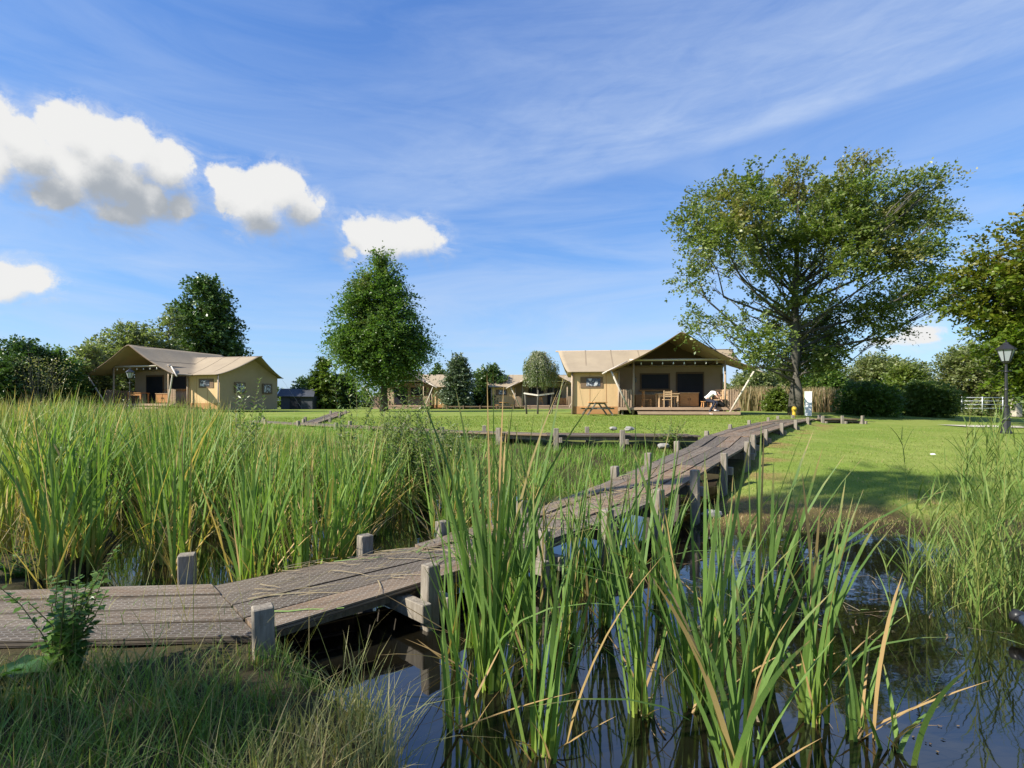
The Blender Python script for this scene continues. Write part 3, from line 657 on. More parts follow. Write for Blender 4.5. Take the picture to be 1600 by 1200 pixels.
def tent(label, x, y, z, rz, mir=1, wf=.5, porch='full', end_wall='wall', seed=1, pw=3.0):
    r = thing('safari_tent', label, 'tent', (x, y, z), rz)
    m = mir   # +1: the sleeping wing extends toward -x
    def X(v): return v * m
    # roof
    xs = np.concatenate([np.linspace(-6.3, -4.2, 10), np.linspace(-4.1, 3.9, 41)]); ys = np.concatenate([np.linspace(-1.0, wf - .45, 8), np.linspace(wf - .45, wf + 6.45, 30)[1:]])
    idx = {}; V = []; Fc = []
    def vid(i, j):
        if (i, j) not in idx:
            xx, yy = xs[i], ys[j]; hb, ha = roof_h(xx, yy, wf)
            inA = yy >= wf - .4501; inB = xx >= -4.11
            zz = max(float(ha), float(hb)) if inA and inB else (float(ha) if inA else float(hb))
            yr = wf + 3.0; ty = 1 - min(abs(yy - yr) / 3.45, 1)
            if xx < -4.2: xx -= .65 * ty * (-xx - 4.2) / 2.1
            if yy < wf - .45: yy -= .35 * (1 - abs(xs[i]) / 4.1) * 0
            # canvas sags between its supports
            zz -= .05 * math.sin(max(0, min(1, (yy + 1) / 2.5)) * math.pi) * (abs(xs[i]) < 3.8)
            idx[(i, j)] = len(V); V.append((X(xx), yy, zz))
        return idx[(i, j)]
    for i in range(len(xs) - 1):
        for j in range(len(ys) - 1):
            if ys[j] < wf - .46 and xs[i] < -4.15: continue
            Fc.append((vid(i, j), vid(i + 1, j), vid(i + 1, j + 1), vid(i, j + 1)))
    mb = MB(); mb.add(V, Fc); mb.build('roof_canvas', M['roof'], r, smooth=True, solid=.025)
    def top_z(xx, yy):
        hb, ha = roof_h(xx, yy, wf); return max(float(ha), float(hb)) if yy >= wf - .45 and xx >= -4.11 else (float(ha) if yy >= wf - .45 else float(hb))
    for sx in (-5.2, -3.6, -1.9, 1.7):     # sewn seams across the canvas
        y_s = wf - .44 if sx < -4.2 else -.99; q = MB(); n = 34
        if sx == -3.6: y_s = wf - .4
        pts_ = [(sx, y_s + (wf + 6.4 - y_s) * k / n) for k in range(n + 1)]
        vs = []
        for (a_, b_) in pts_:
            for e_ in (-.03, .03): vs.append((X(a_ + e_), b_, top_z(a_ + e_, b_) + .012 - .05 * math.sin(max(0, min(1, (b_ + 1) / 2.5)) * math.pi)))
        q.add(vs, [(2 * k, 2 * k + 1, 2 * k + 3, 2 * k + 2) for k in range(n)]); q.build('seam', M['seam'], r, solid=.008)
    MB().tube([(X(v), -1.0, top_z(v, -1.0) - .01) for v in np.linspace(-4.1, 3.9, 21)], .028, 6).build('roof_hem', M['trim'], r, smooth=True)
    MB().tube([(X(v), wf - .45, top_z(v, wf - .45) - .03) for v in np.linspace(-6.3, -4.15, 8)], .022, 6).build('roof_hem', M['seam'], r, smooth=True)
    for (a_, b_) in (((-6.3, wf - .4, 2.45), (-7.3, wf - 1.4, 0)), ((-6.3, wf + 6.2, 2.45), (-7.5, wf + 7.2, 0)), ((3.9, wf + 6.2, 2.45), (5.2, wf + 7, 0))):
        MB().tube([(X(a_[0]), a_[1], a_[2]), (X(b_[0]), b_[1], b_[2])], .005, 4).build('guy_rope', M['pale_pole'], r)
    for sx in (-5.0, -4.05):
        MB().box(X(sx) - .012, X(sx) + .012, wf - .05, wf - .032, .46, 2.4).build('seam', M['skirt'], r)
    def wall_panel(name, a, b, mat, follow, zb=.45, zt=None, th=.04):
        a, b = Vector(a), Vector(b); n = 14; vs = []
        for i in range(n + 1):
            p = a.lerp(b, i / n); hb, ha = roof_h(p.x, p.y, wf)
            top = (max(float(ha), float(hb)) if follow == 'max' else float(ha) if follow == 'A' else float(hb)) - .05 if zt is None else zt
            vs += [(X(p.x), p.y, zb), (X(p.x), p.y, top)]
        q = MB(); q.add(vs, [(2 * i, 2 * i + 2, 2 * i + 3, 2 * i + 1) for i in range(n)])
        return q.build(name, mat, r, solid=th)
    wx0, wx1 = -6.05, -3.35; yw = wf + pw
    W = M['wall']
    wall_panel('wall', (wx0, wf), (wx1, wf), W, 'A', .42)
    wall_panel('skirt', (wx0, wf - .02), (wx1, wf - .02), M['skirt'], 'A', 0.02, .46)
    wall_panel('wall', (wx0, wf), (wx0, wf + 6), M[end_wall], 'A', .0)
    wall_panel('wall', (wx1, wf), (wx1, wf + 3), W, 'A', .42)
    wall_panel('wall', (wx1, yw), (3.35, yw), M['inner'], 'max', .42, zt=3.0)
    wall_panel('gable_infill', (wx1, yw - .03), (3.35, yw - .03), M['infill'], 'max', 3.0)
    if pw < 3: wall_panel('wall', (3.35, yw), (3.35, wf + 3), M['inner'], 'max', .42)
    wall_panel('wall', (wx0, wf + 6), (3.35, wf + 6), W, 'A', .0)
    wall_panel('wall', (3.35, wf + 3), (3.35, wf + 6), W, 'max', .0)
    # window in the wing with crinkled clear sheet
    fr = MB().box(X(-5.55), X(-4.25), wf - .075, wf - .03, 1.55, 2.2).build('window', M['trim'], r)
    MB().box(X(-5.2), X(-4.4), wf - .09, wf - .076, 1.65, 2.1).build('pane', M['plastic'], fr)
    if end_wall != 'wall' or porch != 'full':
        for yy in (wf + 1.3, wf + 4.2):
            f2 = MB().box(X(wx0 - .07), X(wx0 - .03), yy, yy + 1.1, 1.2, 2.0).build('window', M['trim'], r)
            MB().box(X(wx0 - .086), X(wx0 - .071), yy + .15, yy + .95, 1.3, 1.9).build('pane', M['plastic'], f2)
    # inner wall of the porch: screen window, sill, door, lintel
    sw = MB().box(X(-1.75), X(.12), yw - .08, yw - .03, 1.5, 2.55).build('window', M['trim'], r)
    MB().box(X(-1.65), X(.02), yw - .1, yw - .081, 1.58, 2.47).build('screen', M['screen'], sw)
    MB().box(X(-1.8), X(.2), yw - .3, yw - .082, 1.42, 1.498).build('sill', M['oak'], r)
    dr_ = MB().box(X(.48), X(2.2), yw - .1, yw - .03, .46, 2.62).build('door', M['trim'], r)
    MB().box(X(.56), X(2.12), yw - .12, yw - .101, .5, 2.5).build('screen', M['screen'], dr_)
    MB().tube([(X(-3.3), yw - .18, 3.0), (X(3.4), yw - .18, 3.0)], .06).build('inner_beam', M['pole'], r, smooth=True)
    # roof poles and rafters
    MB().tube([(X(-7.1), wf + 3, 4.0), (X(4.0), wf + 3, 4.0)], .045).build('ridge_pole', M['pole'], r, smooth=True)
    MB().tube([(X(0), -.95, 4.55), (X(0), wf + 3, 4.5)], .045).build('ridge_pole', M['pole'], r, smooth=True)
    MB().tube([(X(-2.75), 0, 3.13), (X(2.85), 0, 3.13)], .062).build('front_beam', M['pale_pole'], r, smooth=True)
    for sx in (-2.54, 2.54):
        MB().tube([(X(sx), 0, -.05), (X(sx) + .02, 0, 1.6), (X(sx), 0, 3.2)], [.075, .068, .06]).build('post', M['pole'], r, smooth=True)
    for (px_, py_) in ((wx0 + .02, wf - .14), (wx1 + .02, wf - .14), (3.3, wf + 2.9)):
        MB().tube([(X(px_), py_, -.05), (X(px_), py_, 2.5)], .06).build('post', M['pole'], r, smooth=True)
    for sx in (-1, 1):
        MB().tube([(X(sx * 3.9), -.9, 2.52), (X(sx * 3.31), -.575, 1.31), (X(sx * 2.72), -.25, .1)], [.05, .055, .06]).build('strut', M['pale_pole'], r, smooth=True)
        MB().tube([(X(sx * 4.35), -1.0, 2.3), (X(sx * 2.9), -.1, 3.05)], .045).build('eave_pole', M['pale_pole'], r, smooth=True)
        MB().tube([(X(sx * 2.54), 0, 3.1), (X(sx * 2.54), wf + 3, 3.05)], .045).build('side_beam', M['pole'], r, smooth=True)
    MB().tube([(X(wx0), wf - .1, 2.45), (X(wx1), wf - .1, 2.45)], .035).build('eave_pole', M['pole'], r, smooth=True)
    # deck: boards, fascia planks and step
    d = MB()
    y0, y1 = -.15, wf + 3
    nb = 22
    for i in range(nb):
        a = y0 + (y1 - y0) * i / nb; d.box(-3.33 if m > 0 else -3.33, 3.33, a, a + (y1 - y0) / nb - .012, .38, .42)
    d.build('deck_floor', M['deck'], r)
    MB().box(-3.35, 3.35, -.2, -.155, .26, .40).build('fascia', M['deck'], r, .004)
    MB().box(-3.35, -3.31, -.15, wf + 3, .2, .376).box(3.31, 3.35, -.15, wf + 3, .2, .376).build('fascia', M['deck'], r, .004)
    fx = MB()
    for i in range(8): fx.box(-3.2 + i * .9, -3.1 + i * .9, .05, .15, -.1, .376)
    fx.build('deck_support', M['oldpost'], r)
    s = MB().box(X(-2.35), X(3.2), -.62, -.28, .14, .18); s.box(X(-2.35), X(3.2), -.66, -.625, .02, .17); s.build('step', M['deck'], r, .004)
    # railings of upright slats
    def rail(a, b, n):
        q = MB(); a, b = Vector(a), Vector(b); dd = (b - a)
        for i in range(n):
            p = a + dd * ((i + .5) / n); wv = dd.length / n * .62
            if abs(dd.x) > abs(dd.y): q.box(p.x - wv / 2, p.x + wv / 2, p.y - .012, p.y + .012, .44, 1.42 + .02 * ((i * 7) % 3))
            else: q.box(p.x - .012, p.x + .012, p.y - wv / 2, p.y + wv / 2, .44, 1.42)
        q.build('railing', M['deck'], r)
        MB().bar((a.x, a.y + .035, 1.36), (b.x, b.y + .035, 1.36), .04, .07).build('rail_bar', M['deck'], r)
    rail((X(-3.3), -.1), (X(-2.62), -.1), 5); rail((X(2.62), -.1), (X(3.3), -.1), 5); rail((X(3.28), -.05), (X(3.28), wf + 2.9), 20)
    return r

TMX, TMY = 9.5, 31.0
def on_porch(X_, Y_):
    c, s_ = math.cos(-.11), math.sin(-.11); a, b = X_ - TMX, Y_ - TMY; return TMX + a * c - b * s_, TMY + a * s_ + b * c
main_tent = tent('largest safari tent with ochre canvas walls and open gabled porch', TMX, TMY, 1.0, -.11, 1, .5)
left_tent = tent('safari tent behind the reeds with shaded olive end wall and a black lantern in front', -26.9, 39.4, 1.2, -.27, -1, 1.0, 'side', 'shaded_end_wall', pw=1.4)
mid_tent = tent('small distant safari tent half hidden behind the dense pyramidal tree', -12.4, 61.0, 1.0, -.12, -1, .8, 'side', 'shaded_end_wall')
far_tent = tent('distant safari tent behind the staked weeping willow and its rail', 3.7, 61.5, 1.0, 0, 1, .5)

def w2(tx, ty, rz, x, y, mir=1):
    c, s = math.cos(rz), math.sin(rz); return tx + x * c - y * s, ty + x * s + y * c

def string_lights(label, tx, ty, tz, rz, n=8):
    r = thing('string_lights', label, 'string lights', (tx, ty, tz), rz); g = 'festoon lights hung under the tent porch beams'
    pts = [(-2.4 + 4.8 * i / 32, -.03, 3.02 - .05 * math.sin(i / 32 * math.pi * 4) ** 2) for i in range(33)]
    MB().tube(pts, .008, 4).build('cable', M['black'], r)
    for i in range(n):
        x = -2.1 + 4.2 * i / (n - 1)
        MB().lathe([(.005, .04), (.02, .03), (.02, 0), (.035, -.03), (.042, -.06), (.03, -.095), (.005, -.105)], 8, (x, -.03, 2.97)).build('bulb', M['bulb'], r, smooth=True)
    return r
string_lights('row of pale bulbs hanging under the front beam of the largest tent', TMX, TMY, 1.0, -.11)
string_lights('row of pale bulbs under the porch beam of the tent behind the reeds', -26.9, 39.4, 1.2, -.25)

# ------------------------------------------------------------------ furniture
def chair(label, x, y, z, rz, mat='oak', group=None):
    r = thing('wooden_chair', label, 'chair', (x, y, z), rz, group)
    MB().box(-.23, .23, -.22, .22, .42, .455).build('seat', M[mat], r, .004)
    for sx in (-1, 1):
        MB().box(sx * .21 - .022, sx * .21 + .022, -.22, -.176, 0, .419).build('leg', M[mat], r)
        MB().box(sx * .21 - .022, sx * .21 + .022, .18, .224, 0, .95).build('leg', M[mat], r)
    b = MB()
    for zz in (.58, .7, .82): b.box(-.187, .187, .19, .21, zz, zz + .075)
    b.build('backrest', M[mat], r)
    return r
def panel_chair(label, x, y, z, rz):
    r = thing('slatted_armchair', label, 'armchair', (x, y, z), rz)
    MB().box(-.36, .36, -.34, .34, .4, .44).build('seat', M['pale_oak'], r, .004)
    for sx in (-1, 1):
        for yy in (-.34, .3): MB().box(sx * .38 - .03, sx * .38 + .03, yy, yy + .06, 0, .68).build('leg', M['pale_oak'], r)
        MB().box(sx * .38 - .05, sx * .38 + .05, -.36, .38, .68, .715).build('armrest', M['pale_oak'], r)
    b = MB()
    for i in range(6): b.box(-.32 + i * .115, -.25 + i * .115, .3, .33, .45, .95)
    b.box(-.36, .36, .295, .335, .951, 1.02); b.build('backrest', M['pale_oak'], r)
    return r
dz = 1.42
# high table with panelled side, cabinet, chairs
def table(label, x, y, z, w=1.5, dp=.85, h=.78, rz=0, mat='pale_oak'):
    r = thing('wooden_table', label, 'table', (x, y, z), rz)
    t = MB(); n = 5
    for i in range(n): t.box(-w / 2, w / 2, -dp / 2 + dp * i / n, -dp / 2 + dp * (i + 1) / n - .01, h - .04, h)
    t.build('table_top', M[mat], r)
    for sx in (-1, 1):
        for sy in (-1, 1): MB().box(sx * (w / 2 - .09) - .04, sx * (w / 2 - .09) + .04, sy * (dp / 2 - .09) - .04, sy * (dp / 2 - .09) + .04, 0, h - .041).build('leg', M[mat], r)
    MB().box(-w / 2 + .1, w / 2 - .1, -dp / 2 + .06, -dp / 2 + .08, h - .2, h - .05).build('apron', M[mat], r)
    return r
def cabinet(label, x, y, z, w, dp, h):
    r = thing('wooden_cabinet', label, 'cabinet', (x, y, z))
    MB().box(-w / 2, w / 2, -dp / 2, dp / 2, .04, h - .04).build('carcass', M['oak'], r, .005)
    MB().box(-w / 2 - .03, w / 2 + .03, -dp / 2 - .03, dp / 2, h - .039, h).build('worktop', M['pale_oak'], r, .004)
    for i in range(2):
        x0 = -w / 2 + .03 + i * (w / 2 - .01); d = MB().box(x0, x0 + w / 2 - .05, -dp / 2 - .02, -dp / 2 - .001, .09, h - .09).build('door', M['oak'], r, .003)
        MB().box(x0 + .02 + (1 - i) * (w / 2 - .13), x0 + .045 + (1 - i) * (w / 2 - .13), -dp / 2 - .04, -dp / 2 - .021, h * .45, h * .6).build('handle', M['black'], d)
    return r
table('pale wooden table standing at the front of the largest tent porch', *on_porch(8.93, 31.55), dz, 1.25, .8, .80)
chair('wooden chair with slatted back facing outward before the pale table', *on_porch(8.85, 31.1), dz, math.pi, 'pale_oak')
chair('wooden chair at the end of the pale porch table nearest the strut', *on_porch(7.8, 31.7), dz, math.pi / 2, 'oak')
chair('wooden chair drawn up behind the pale table by the dark door', *on_porch(9.5, 32.3), dz, 0, 'oak')
cabinet('orange wooden cabinet under the dark door of the largest tent', *on_porch(10.25, 32.2), dz, 1.12, .5, .86)
cabinet('low wooden kitchen cupboard under the screened window sill', *on_porch(8.2, 33.95), dz, 1.7, .5, .8)
panel_chair('slatted wooden armchair leaning at the railing behind the seated person', *on_porch(11.9, 31.5), dz, -.7)
stool = thing('wooden_stool', 'low orange stool under the seated person on the porch edge', 'stool', (*on_porch(11.0, 31.02), dz))
MB().box(-.22, .22, -.2, .2, .3, .34).build('seat', M['oak'], stool, .004)
for sx in (-1, 1):
    for sy in (-1, 1): MB().bar((sx * .2, sy * .18, 0), (sx * .16, sy * .14, .3), .04).build('leg', M['oak'], stool)
w = at(1123, 31.0)
wall_lamp = thing('wall_lamp', 'small dark lantern fixed beside the screened window of the largest tent', 'lamp', (*on_porch(7.45, 34.42), 3.15))
MB().bar((0, .0, .12), (0, -.16, .12), .03).build('bracket', M['black'], wall_lamp)
MB().lathe([(.02, .1), (.09, .06), (.06, .05), (.07, -.14), (.03, -.18)], 6, (0, -.17, 0)).build('lantern', M['lglass'], wall_lamp)

def picnic(label, x, y, z, rz, s=1.0, mat='oak'):
    r = thing('picnic_table', label, 'picnic table', (x, y, z), rz); r.scale = (s, s, s)
    t = MB()
    for i in range(5): t.box(-.85, .85, -.37 + i * .15, -.235 + i * .15, .72, .76)
    t.build('table_top', M[mat], r, .004)
    for sy in (-1, 1):
        q = MB()
        for i in range(2): q.box(-.85, .85, sy * .72 - .14 + i * .145, sy * .72 - .005 + i * .145, .43, .47)
        q.build('bench', M[mat], r, .004)
    for sx in (-.6, .6):
        f = MB(); f.bar((sx, -.75, 0), (sx, -.22, .715), .04, .09).bar((sx, .75, 0), (sx, .22, .715), .04, .09)
        f.build('leg_frame', M['oldpost'], r)
        MB().bar((sx + .045, -.85, .38), (sx + .045, .85, .38), .04, .09).build('bench_bar', M['oldpost'], r)
        MB().bar((sx + .045, -.34, .67), (sx + .045, .34, .67), .04, .09).build('top_bar', M['oldpost'], r)
    return r
picnic('wooden picnic table on the lawn beside the ochre wing of the largest tent', 4.75, 30.3, 1.0, math.pi / 2 + .12, .95)
picnic('small picnic table on the lawn beside the distant tent with the willow', -.9, 60.0, 1.0, math.pi / 2 + .3)
chair('dark wooden chair on the distant tent porch, seen between the willow stakes', 3.3, 62.2, dz, 2.8, 'oak', None)
chair('second dark chair on the distant tent porch, close to its ochre counter', 4.9, 62.3, dz, 3.4, 'oak', None)
cabinet('ochre counter on the porch of the distant tent behind the willow', 5.9, 63, dz, 1.2, .5, .85)
table('wooden table on the porch of the tent behind the reeds', *w2(-26.9, 39.4, -.25, -1.0, .7), 1.62, 1.3, .8, .8, -.25, 'oak')
cabinet('orange wooden cupboard on the porch of the tent behind the reeds', *w2(-26.9, 39.4, -.25, 1.2, .9), 1.62, 1.0, .5, .75)

# ------------------------------------------------------------------ lamps, posts, shed, gate
def street_lamp(label, x, y, z, h=3.2):
    r = thing('street_lamp', label, 'lamp post', (x, y, z)); k = h / 3.2
    MB().lathe([(.17, -.05), (.17, .06), (.14, .1), (.12, .45), (.14, .5), (.10, .56), (.085, .9), (.1, .95), (.06, 1.0)], 10).build('base', M['black'], r)
    MB().lathe([(.05, 1.0), (.045, 1.5), (.06, 1.53), (.045, 1.56), (.04, 2.1), (.075, 2.14), (.04, 2.19), (.035, 2.4), (.09, 2.45), (.11, 2.5)], 10).build('post', M['black'], r)
    MB().bar((-.2, 0, 2.18), (.2, 0, 2.18), .025).build('ladder_bar', M['black'], r)
    MB().lathe([(.115, 2.52), (.24, 2.9)], 6).build('glass', M['lglass'], r)
    c = MB(); n = 6
    for k_ in range(n):
        a = 2 * math.pi * (k_ + .5) / n; c.bar((math.cos(a) * .12, math.sin(a) * .12, 2.5), (math.cos(a) * .25, math.sin(a) * .25, 2.92), .022)
    c.build('lantern_frame', M['black'], r)
    MB().lathe([(.29, 2.9), (.29, 2.94), (.13, 3.08), (.09, 3.1), (.08, 3.15), (.02, 3.18), (.03, 3.22), (.005, 3.26)], 6).build('cap', M['black'], r)
    r.scale = (k, k, k)
    return r
street_lamp('black lamp post with six-sided lantern standing before the autumn-coloured tree', at(1572, 20.6), 20.6, gz(at(1572, 20.6), 20.6), 3.5)
street_lamp('black lantern post standing in front of the tent behind the reeds', at(203, 36), 36, 1.0, 2.95)
street_lamp('tiny distant black lamp post on the lawn beside the bluish conifer', at(728, 66), 66, 1.0)

def post(label, x, y, z0, w, h, mat, name='wooden_post', cat='post'):
    return tag(MB().box(-w / 2, w / 2, -w / 2, w / 2, -.1, h).build(name, mat, None, .01, loc=(x, y, z0)), label, cat)
cb = thing('electricity_cabinet', 'narrow white cabinet with green side standing beside the big tree trunk', 'utility cabinet', (at(1263, 30), 30, .95), -.5)
MB().box(-.17, .17, -.17, .17, 0, .36).build('plinth', M['white'], cb, .008)
MB().box(-.18, .18, -.18, .18, .37, 1.32).build('housing', M['white'], cb, .01)
MB().box(-.2, -.181, -.16, -.1, .02, 1.3).build('side_strip', M['greenp'], cb)
MB().box(-.19, .19, -.19, .19, 1.322, 1.35).build('lid', M['white'], cb)
hy = thing('marker_post', 'short yellow marker post with round head at the foot of the big tree', 'marker post', (at(1241, 28.5), 28.5, gz(at(1241, 28.5), 28.5)))
MB().lathe([(.09, -.05), (.09, .3), (.11, .32), (.11, .36)], 10).build('post', M['yellow'], hy)
MB().lathe([(.11, .361), (.14, .42), (.12, .5), (.06, .56), (.01, .57)], 10).build('head', M['yellow'], hy, smooth=True)
gp = thing('gate_post', 'pale square concrete post beside the field gate and lamp post', 'gate post', (at(1588, 30), 30, 1.0))
MB().box(-.18, .18, -.18, .18, -.1, 1.0).build('shaft', M['concrete'], gp, .02); MB().lathe([(.26, 0), (.26, .05), (.02, .12)], 4, (0, 0, 1.003)).build('cap', M['concrete'], gp)
gt = thing('field_gate', 'long galvanised field gate in front of the shrubs', 'gate', (at(1502, 42), 42, 1.0))
L = at(1566, 42) - at(1502, 42)
for i, zz in enumerate((.25, .55, .82, 1.08)): MB().tube([(0, 0, zz), (L, 0, zz)], .03, 6).build('rail', M['steel'], gt, smooth=True)
for i in range(3): MB().tube([(L * i / 2, -.05, -.05), (L * i / 2, -.05, 1.15)], .04, 6).build('upright', M['steel'], gt, smooth=True)

sh = thing('garden_shed', 'low shed with black roof and white gable trim beyond the reeds', 'shed', (at(462, 58), 58, .85), -.1)
MB().box(-1.6, 1.9, -.1, 2.6, 0, 1.55).build('wall', M['slate'], sh)
q = MB().add([(-1.9, -.4, 1.55), (2.2, -.4, 1.5), (1.6, 1.3, 2.35), (-2.3, 1.3, 2.4), (-1.9, 3.0, 1.55), (2.2, 3.0, 1.5)], [(0, 1, 2, 3), (3, 2, 5, 4)]); q.build('roof', M['slate'], sh, solid=.06)
MB().bar((-1.95, -.45, 1.5), (-2.35, 1.3, 2.42), .06, .14).build('gable_trim', M['white'], sh)
MB().bar((-2.35, 1.3, 2.42), (-2.9, 3.0, 1.5), .06, .14).build('gable_trim', M['white'], sh)
MB().bar((-1.95, -.45, -.05), (-1.95, -.45, 1.46), .09).build('post', M['white'], sh)
MB().box(-.6, .6, -.14, -.101, .1, 1.3).build('window', M['screen'], sh)

# weeping willow on a stem, with stakes and rail
def willow():
    x, d = at(840, 33), 33; r = thing('weeping_willow', 'small grafted weeping willow with a shaggy silver-green dome crown on a thin stem', 'tree', (x, d, 1.0))
    mb = MB().tube([(0, 0, -.1), (.03, 0, 1.0), (-.02, 0, 2.0), (0, 0, 3.1)], [.06, .05, .045, .04], 7)
    rg = np.random.default_rng(4); zc = zat(566, d) - 1.0
    P, Dd, Cc = [], [], []
    for i in range(620):
        a = rg.uniform(0, 2 * math.pi); R0 = rg.uniform(.2, 1.1) * (0.9 + .2 * math.cos(a) + .12 * math.sin(3 * a)); top = zc + rg.uniform(-.1, .45); ln = rg.uniform(.4, 2.0) + .5 * (math.cos(a) > .3)
        pts = []
        for k in range(12):
            t = k / 11; rr = R0 * min(1, (t * 2.2)) ** .7 * (1 + .1 * t); z = top + .25 * math.sin(min(t * 3, 1) * math.pi) - ln * max(t - .12, 0)
            z = max(z, zat(600, d) - 1 - .15 * rg.random()) if rg.random() < .9 else z
            pts.append((math.cos(a) * rr, math.sin(a) * rr, z))
        if i < 60: mb.tube(pts[::3], .008, 3)
        for k in range(11):
            p = np.array(pts[k]); q_ = np.array(pts[k + 1]); dd = q_ - p
            for _ in range(2):
                P.append(p + dd * rg.random() + rg.normal(0, .02, 3)); Dd.append(dd / (np.linalg.norm(dd) + 1e-6) + rg.normal(0, .5, 3)); Cc.append((0, rg.random(), max(0, min(1, rg.normal(.55 if k < 5 else .15, .3)))))
    mb.build('trunk', M['bark_grey'], r, smooth=True)
    P, Dd, Cc = map(np.array, (P, Dd, Cc))
    V, Fc, cc = leaves(P, Dd, rg.normal(0, 1, P.shape) + (0, 0, .3), np.full(len(P), .12), .35, Cc); npmesh('crown', V, Fc, M['leaf_silver'], r, cc)
    st = thing('tree_stakes', 'three brown stakes with two pale rails around the weeping willow stem', 'tree stakes', (x, d, 1.0))
    for a, b, h in ((-.78, -.66, 1.25), (-.02, 0, 1.3), (.62, .98, 1.5)):
        pass
    for xb, xt, yy, h in ((-.66, -.78, -.2, 1.3), (-.02, 0, -.5, 1.42), (.68, .96, -.2, 1.6)):
        MB().tube([(xb, yy, -.1), (xt, yy, h)], [.06, .05], 7).build('stake', M['bark_grey'], st, smooth=True)
    MB().bar((-.85, -.27, 1.25), (0, -.57, 1.12), .03, .09).build('rail', M['pale_pole'], st); MB().bar((0, -.57, 1.12), (.98, -.27, 1.25), .03, .09).build('rail', M['pale_pole'], st)
willow()
sap = thing('bare_sapling', 'thin bare twiggy sapling growing beside the weeping willow', 'sapling', (at(866, 33.4), 33.4, 1.0))
mb = MB(); rg = random.Random(3); mb.tube([(-.15, 0, -.1), (-.05, 0, 1.2), (.05, 0, 2.2), (.1, 0, 3.1)], [.03, .025, .015, .005], 5)
for i in range(26):
    z = rg.uniform(.9, 2.9); a = rg.uniform(0, 6.28); l = rg.uniform(.2, .5); x0 = -.05 + (z - 1.2) * .07
    mb.tube([(x0, 0, z), (x0 + math.cos(a) * l * .6, math.sin(a) * l * .6, z + l * .4), (x0 + math.cos(a) * l * .8, math.sin(a) * l * .8, z + l)], [.01, .006, .002], 3)
mb.build('trunk', M['bark_grey'], sap)

# low rail and low hedge on the far lawn
lr = thing('low_rail', 'dark knee-high timber rail across the far lawn left of the distant tent', 'rail', (at(698, 56), 56, 1.0)); L = at(828, 56) - at(698, 56)
MB().bar((0, 0, .3), (L, 0, .3), .08, .12).build('rail', M['trim'], lr)
for i in range(6): MB().box(L * i / 5 - .06, L * i / 5 + .06, -.1, -.045, -.1, .42).build('post', M['trim'], lr)

# ------------------------------------------------------------------ trees and shrubs
def big_tree():
    d = 31.0; raw = [(430, 95, 26, .3), (330, 205, 80, .8), (190, 250, 70, .7), (130, 330, 55, .6), (590, 130, 58, .5), (500, 220, 90, .9), (400, 320, 110, 1), (250, 400, 105, 1), (140, 395, 55, .8),
        (640, 270, 105, 1), (820, 120, 75, .6), (780, 230, 110, 1), (905, 90, 40, .35), (1010, 190, 85, .8), (1130, 160, 60, .6), (1240, 150, 40, .4), (1110, 280, 105, 1), (950, 330, 115, 1.1),
        (1210, 320, 60, .7), (800, 380, 115, 1.1), (640, 420, 105, 1), (480, 440, 105, 1), (330, 500, 85, .7), (180, 520, 65, .7), (105, 600, 52, .6), (205, 630, 45, .35), (500, 560, 85, .7), (650, 560, 95, .8),
        (820, 520, 95, .8), (980, 480, 105, 1), (1130, 470, 85, .9), (1150, 600, 85, 1), (1235, 690, 52, .7), (1050, 680, 80, 1), (890, 650, 60, .4), (900, 750, 85, 1), (1000, 800, 50, .8), (935, 860, 34, .6),
        (740, 720, 85, .9), (600, 700, 85, .9), (640, 820, 105, 1.2), (720, 870, 75, 1), (500, 770, 75, 1), (415, 680, 55, .35), (350, 790, 55, .7), (235, 770, 55, .5), (150, 745, 45, .5), (125, 815, 42, .5), (262, 850, 36, .4),
        (440, 860, 80, 1), (560, 930, 90, 1.2), (690, 930, 70, 1), (595, 985, 50, 1), (440, 950, 50, .8)]
    rg = np.random.default_rng(2); B = []
    for cx, cy, rr, w in raw:
        px, py, rp = 1040 + cx / 2.857, 230 + cy / 2.857, rr / 2.857; sc = d / F
        X = at(px, d); off = (X - at(1262, d)) / 8.0; dep = math.sqrt(max(0.05, 1 - off * off)) * 4.2
        yy = d + rg.uniform(-1, 1) * dep; k = yy / d
        B.append((X * k, yy, CZ + (zat(py, d) - CZ) * k, rp * sc * .9, rp * sc * .95, rp * sc * .62, w))
    def aut(P, rg):
        h = np.clip((P[:, 2] - 6) / 10, 0, 1); n = vnoise(P[:, 0] * 1.0 + 30, P[:, 2] + 10, 1.6, 4)
        return np.clip(h * .5 + (n - .5) * 1.0 - .14, 0, 1) * rg.uniform(.3, 1.0, len(P))
    tree('beech_tree', 'tallest spreading tree with airy crown and thick mottled trunk beside the white cabinet', 'tree', at(1243, d), d, B, 4700, M['leaf_big'], 'bark_grey', .34, zat(330, d), .175, 20, 1.1, -.05, axis_z=6, autumn=aut, seed=3, bz=1.0, wind=.22, inner=.4, lean=.012)
big_tree()

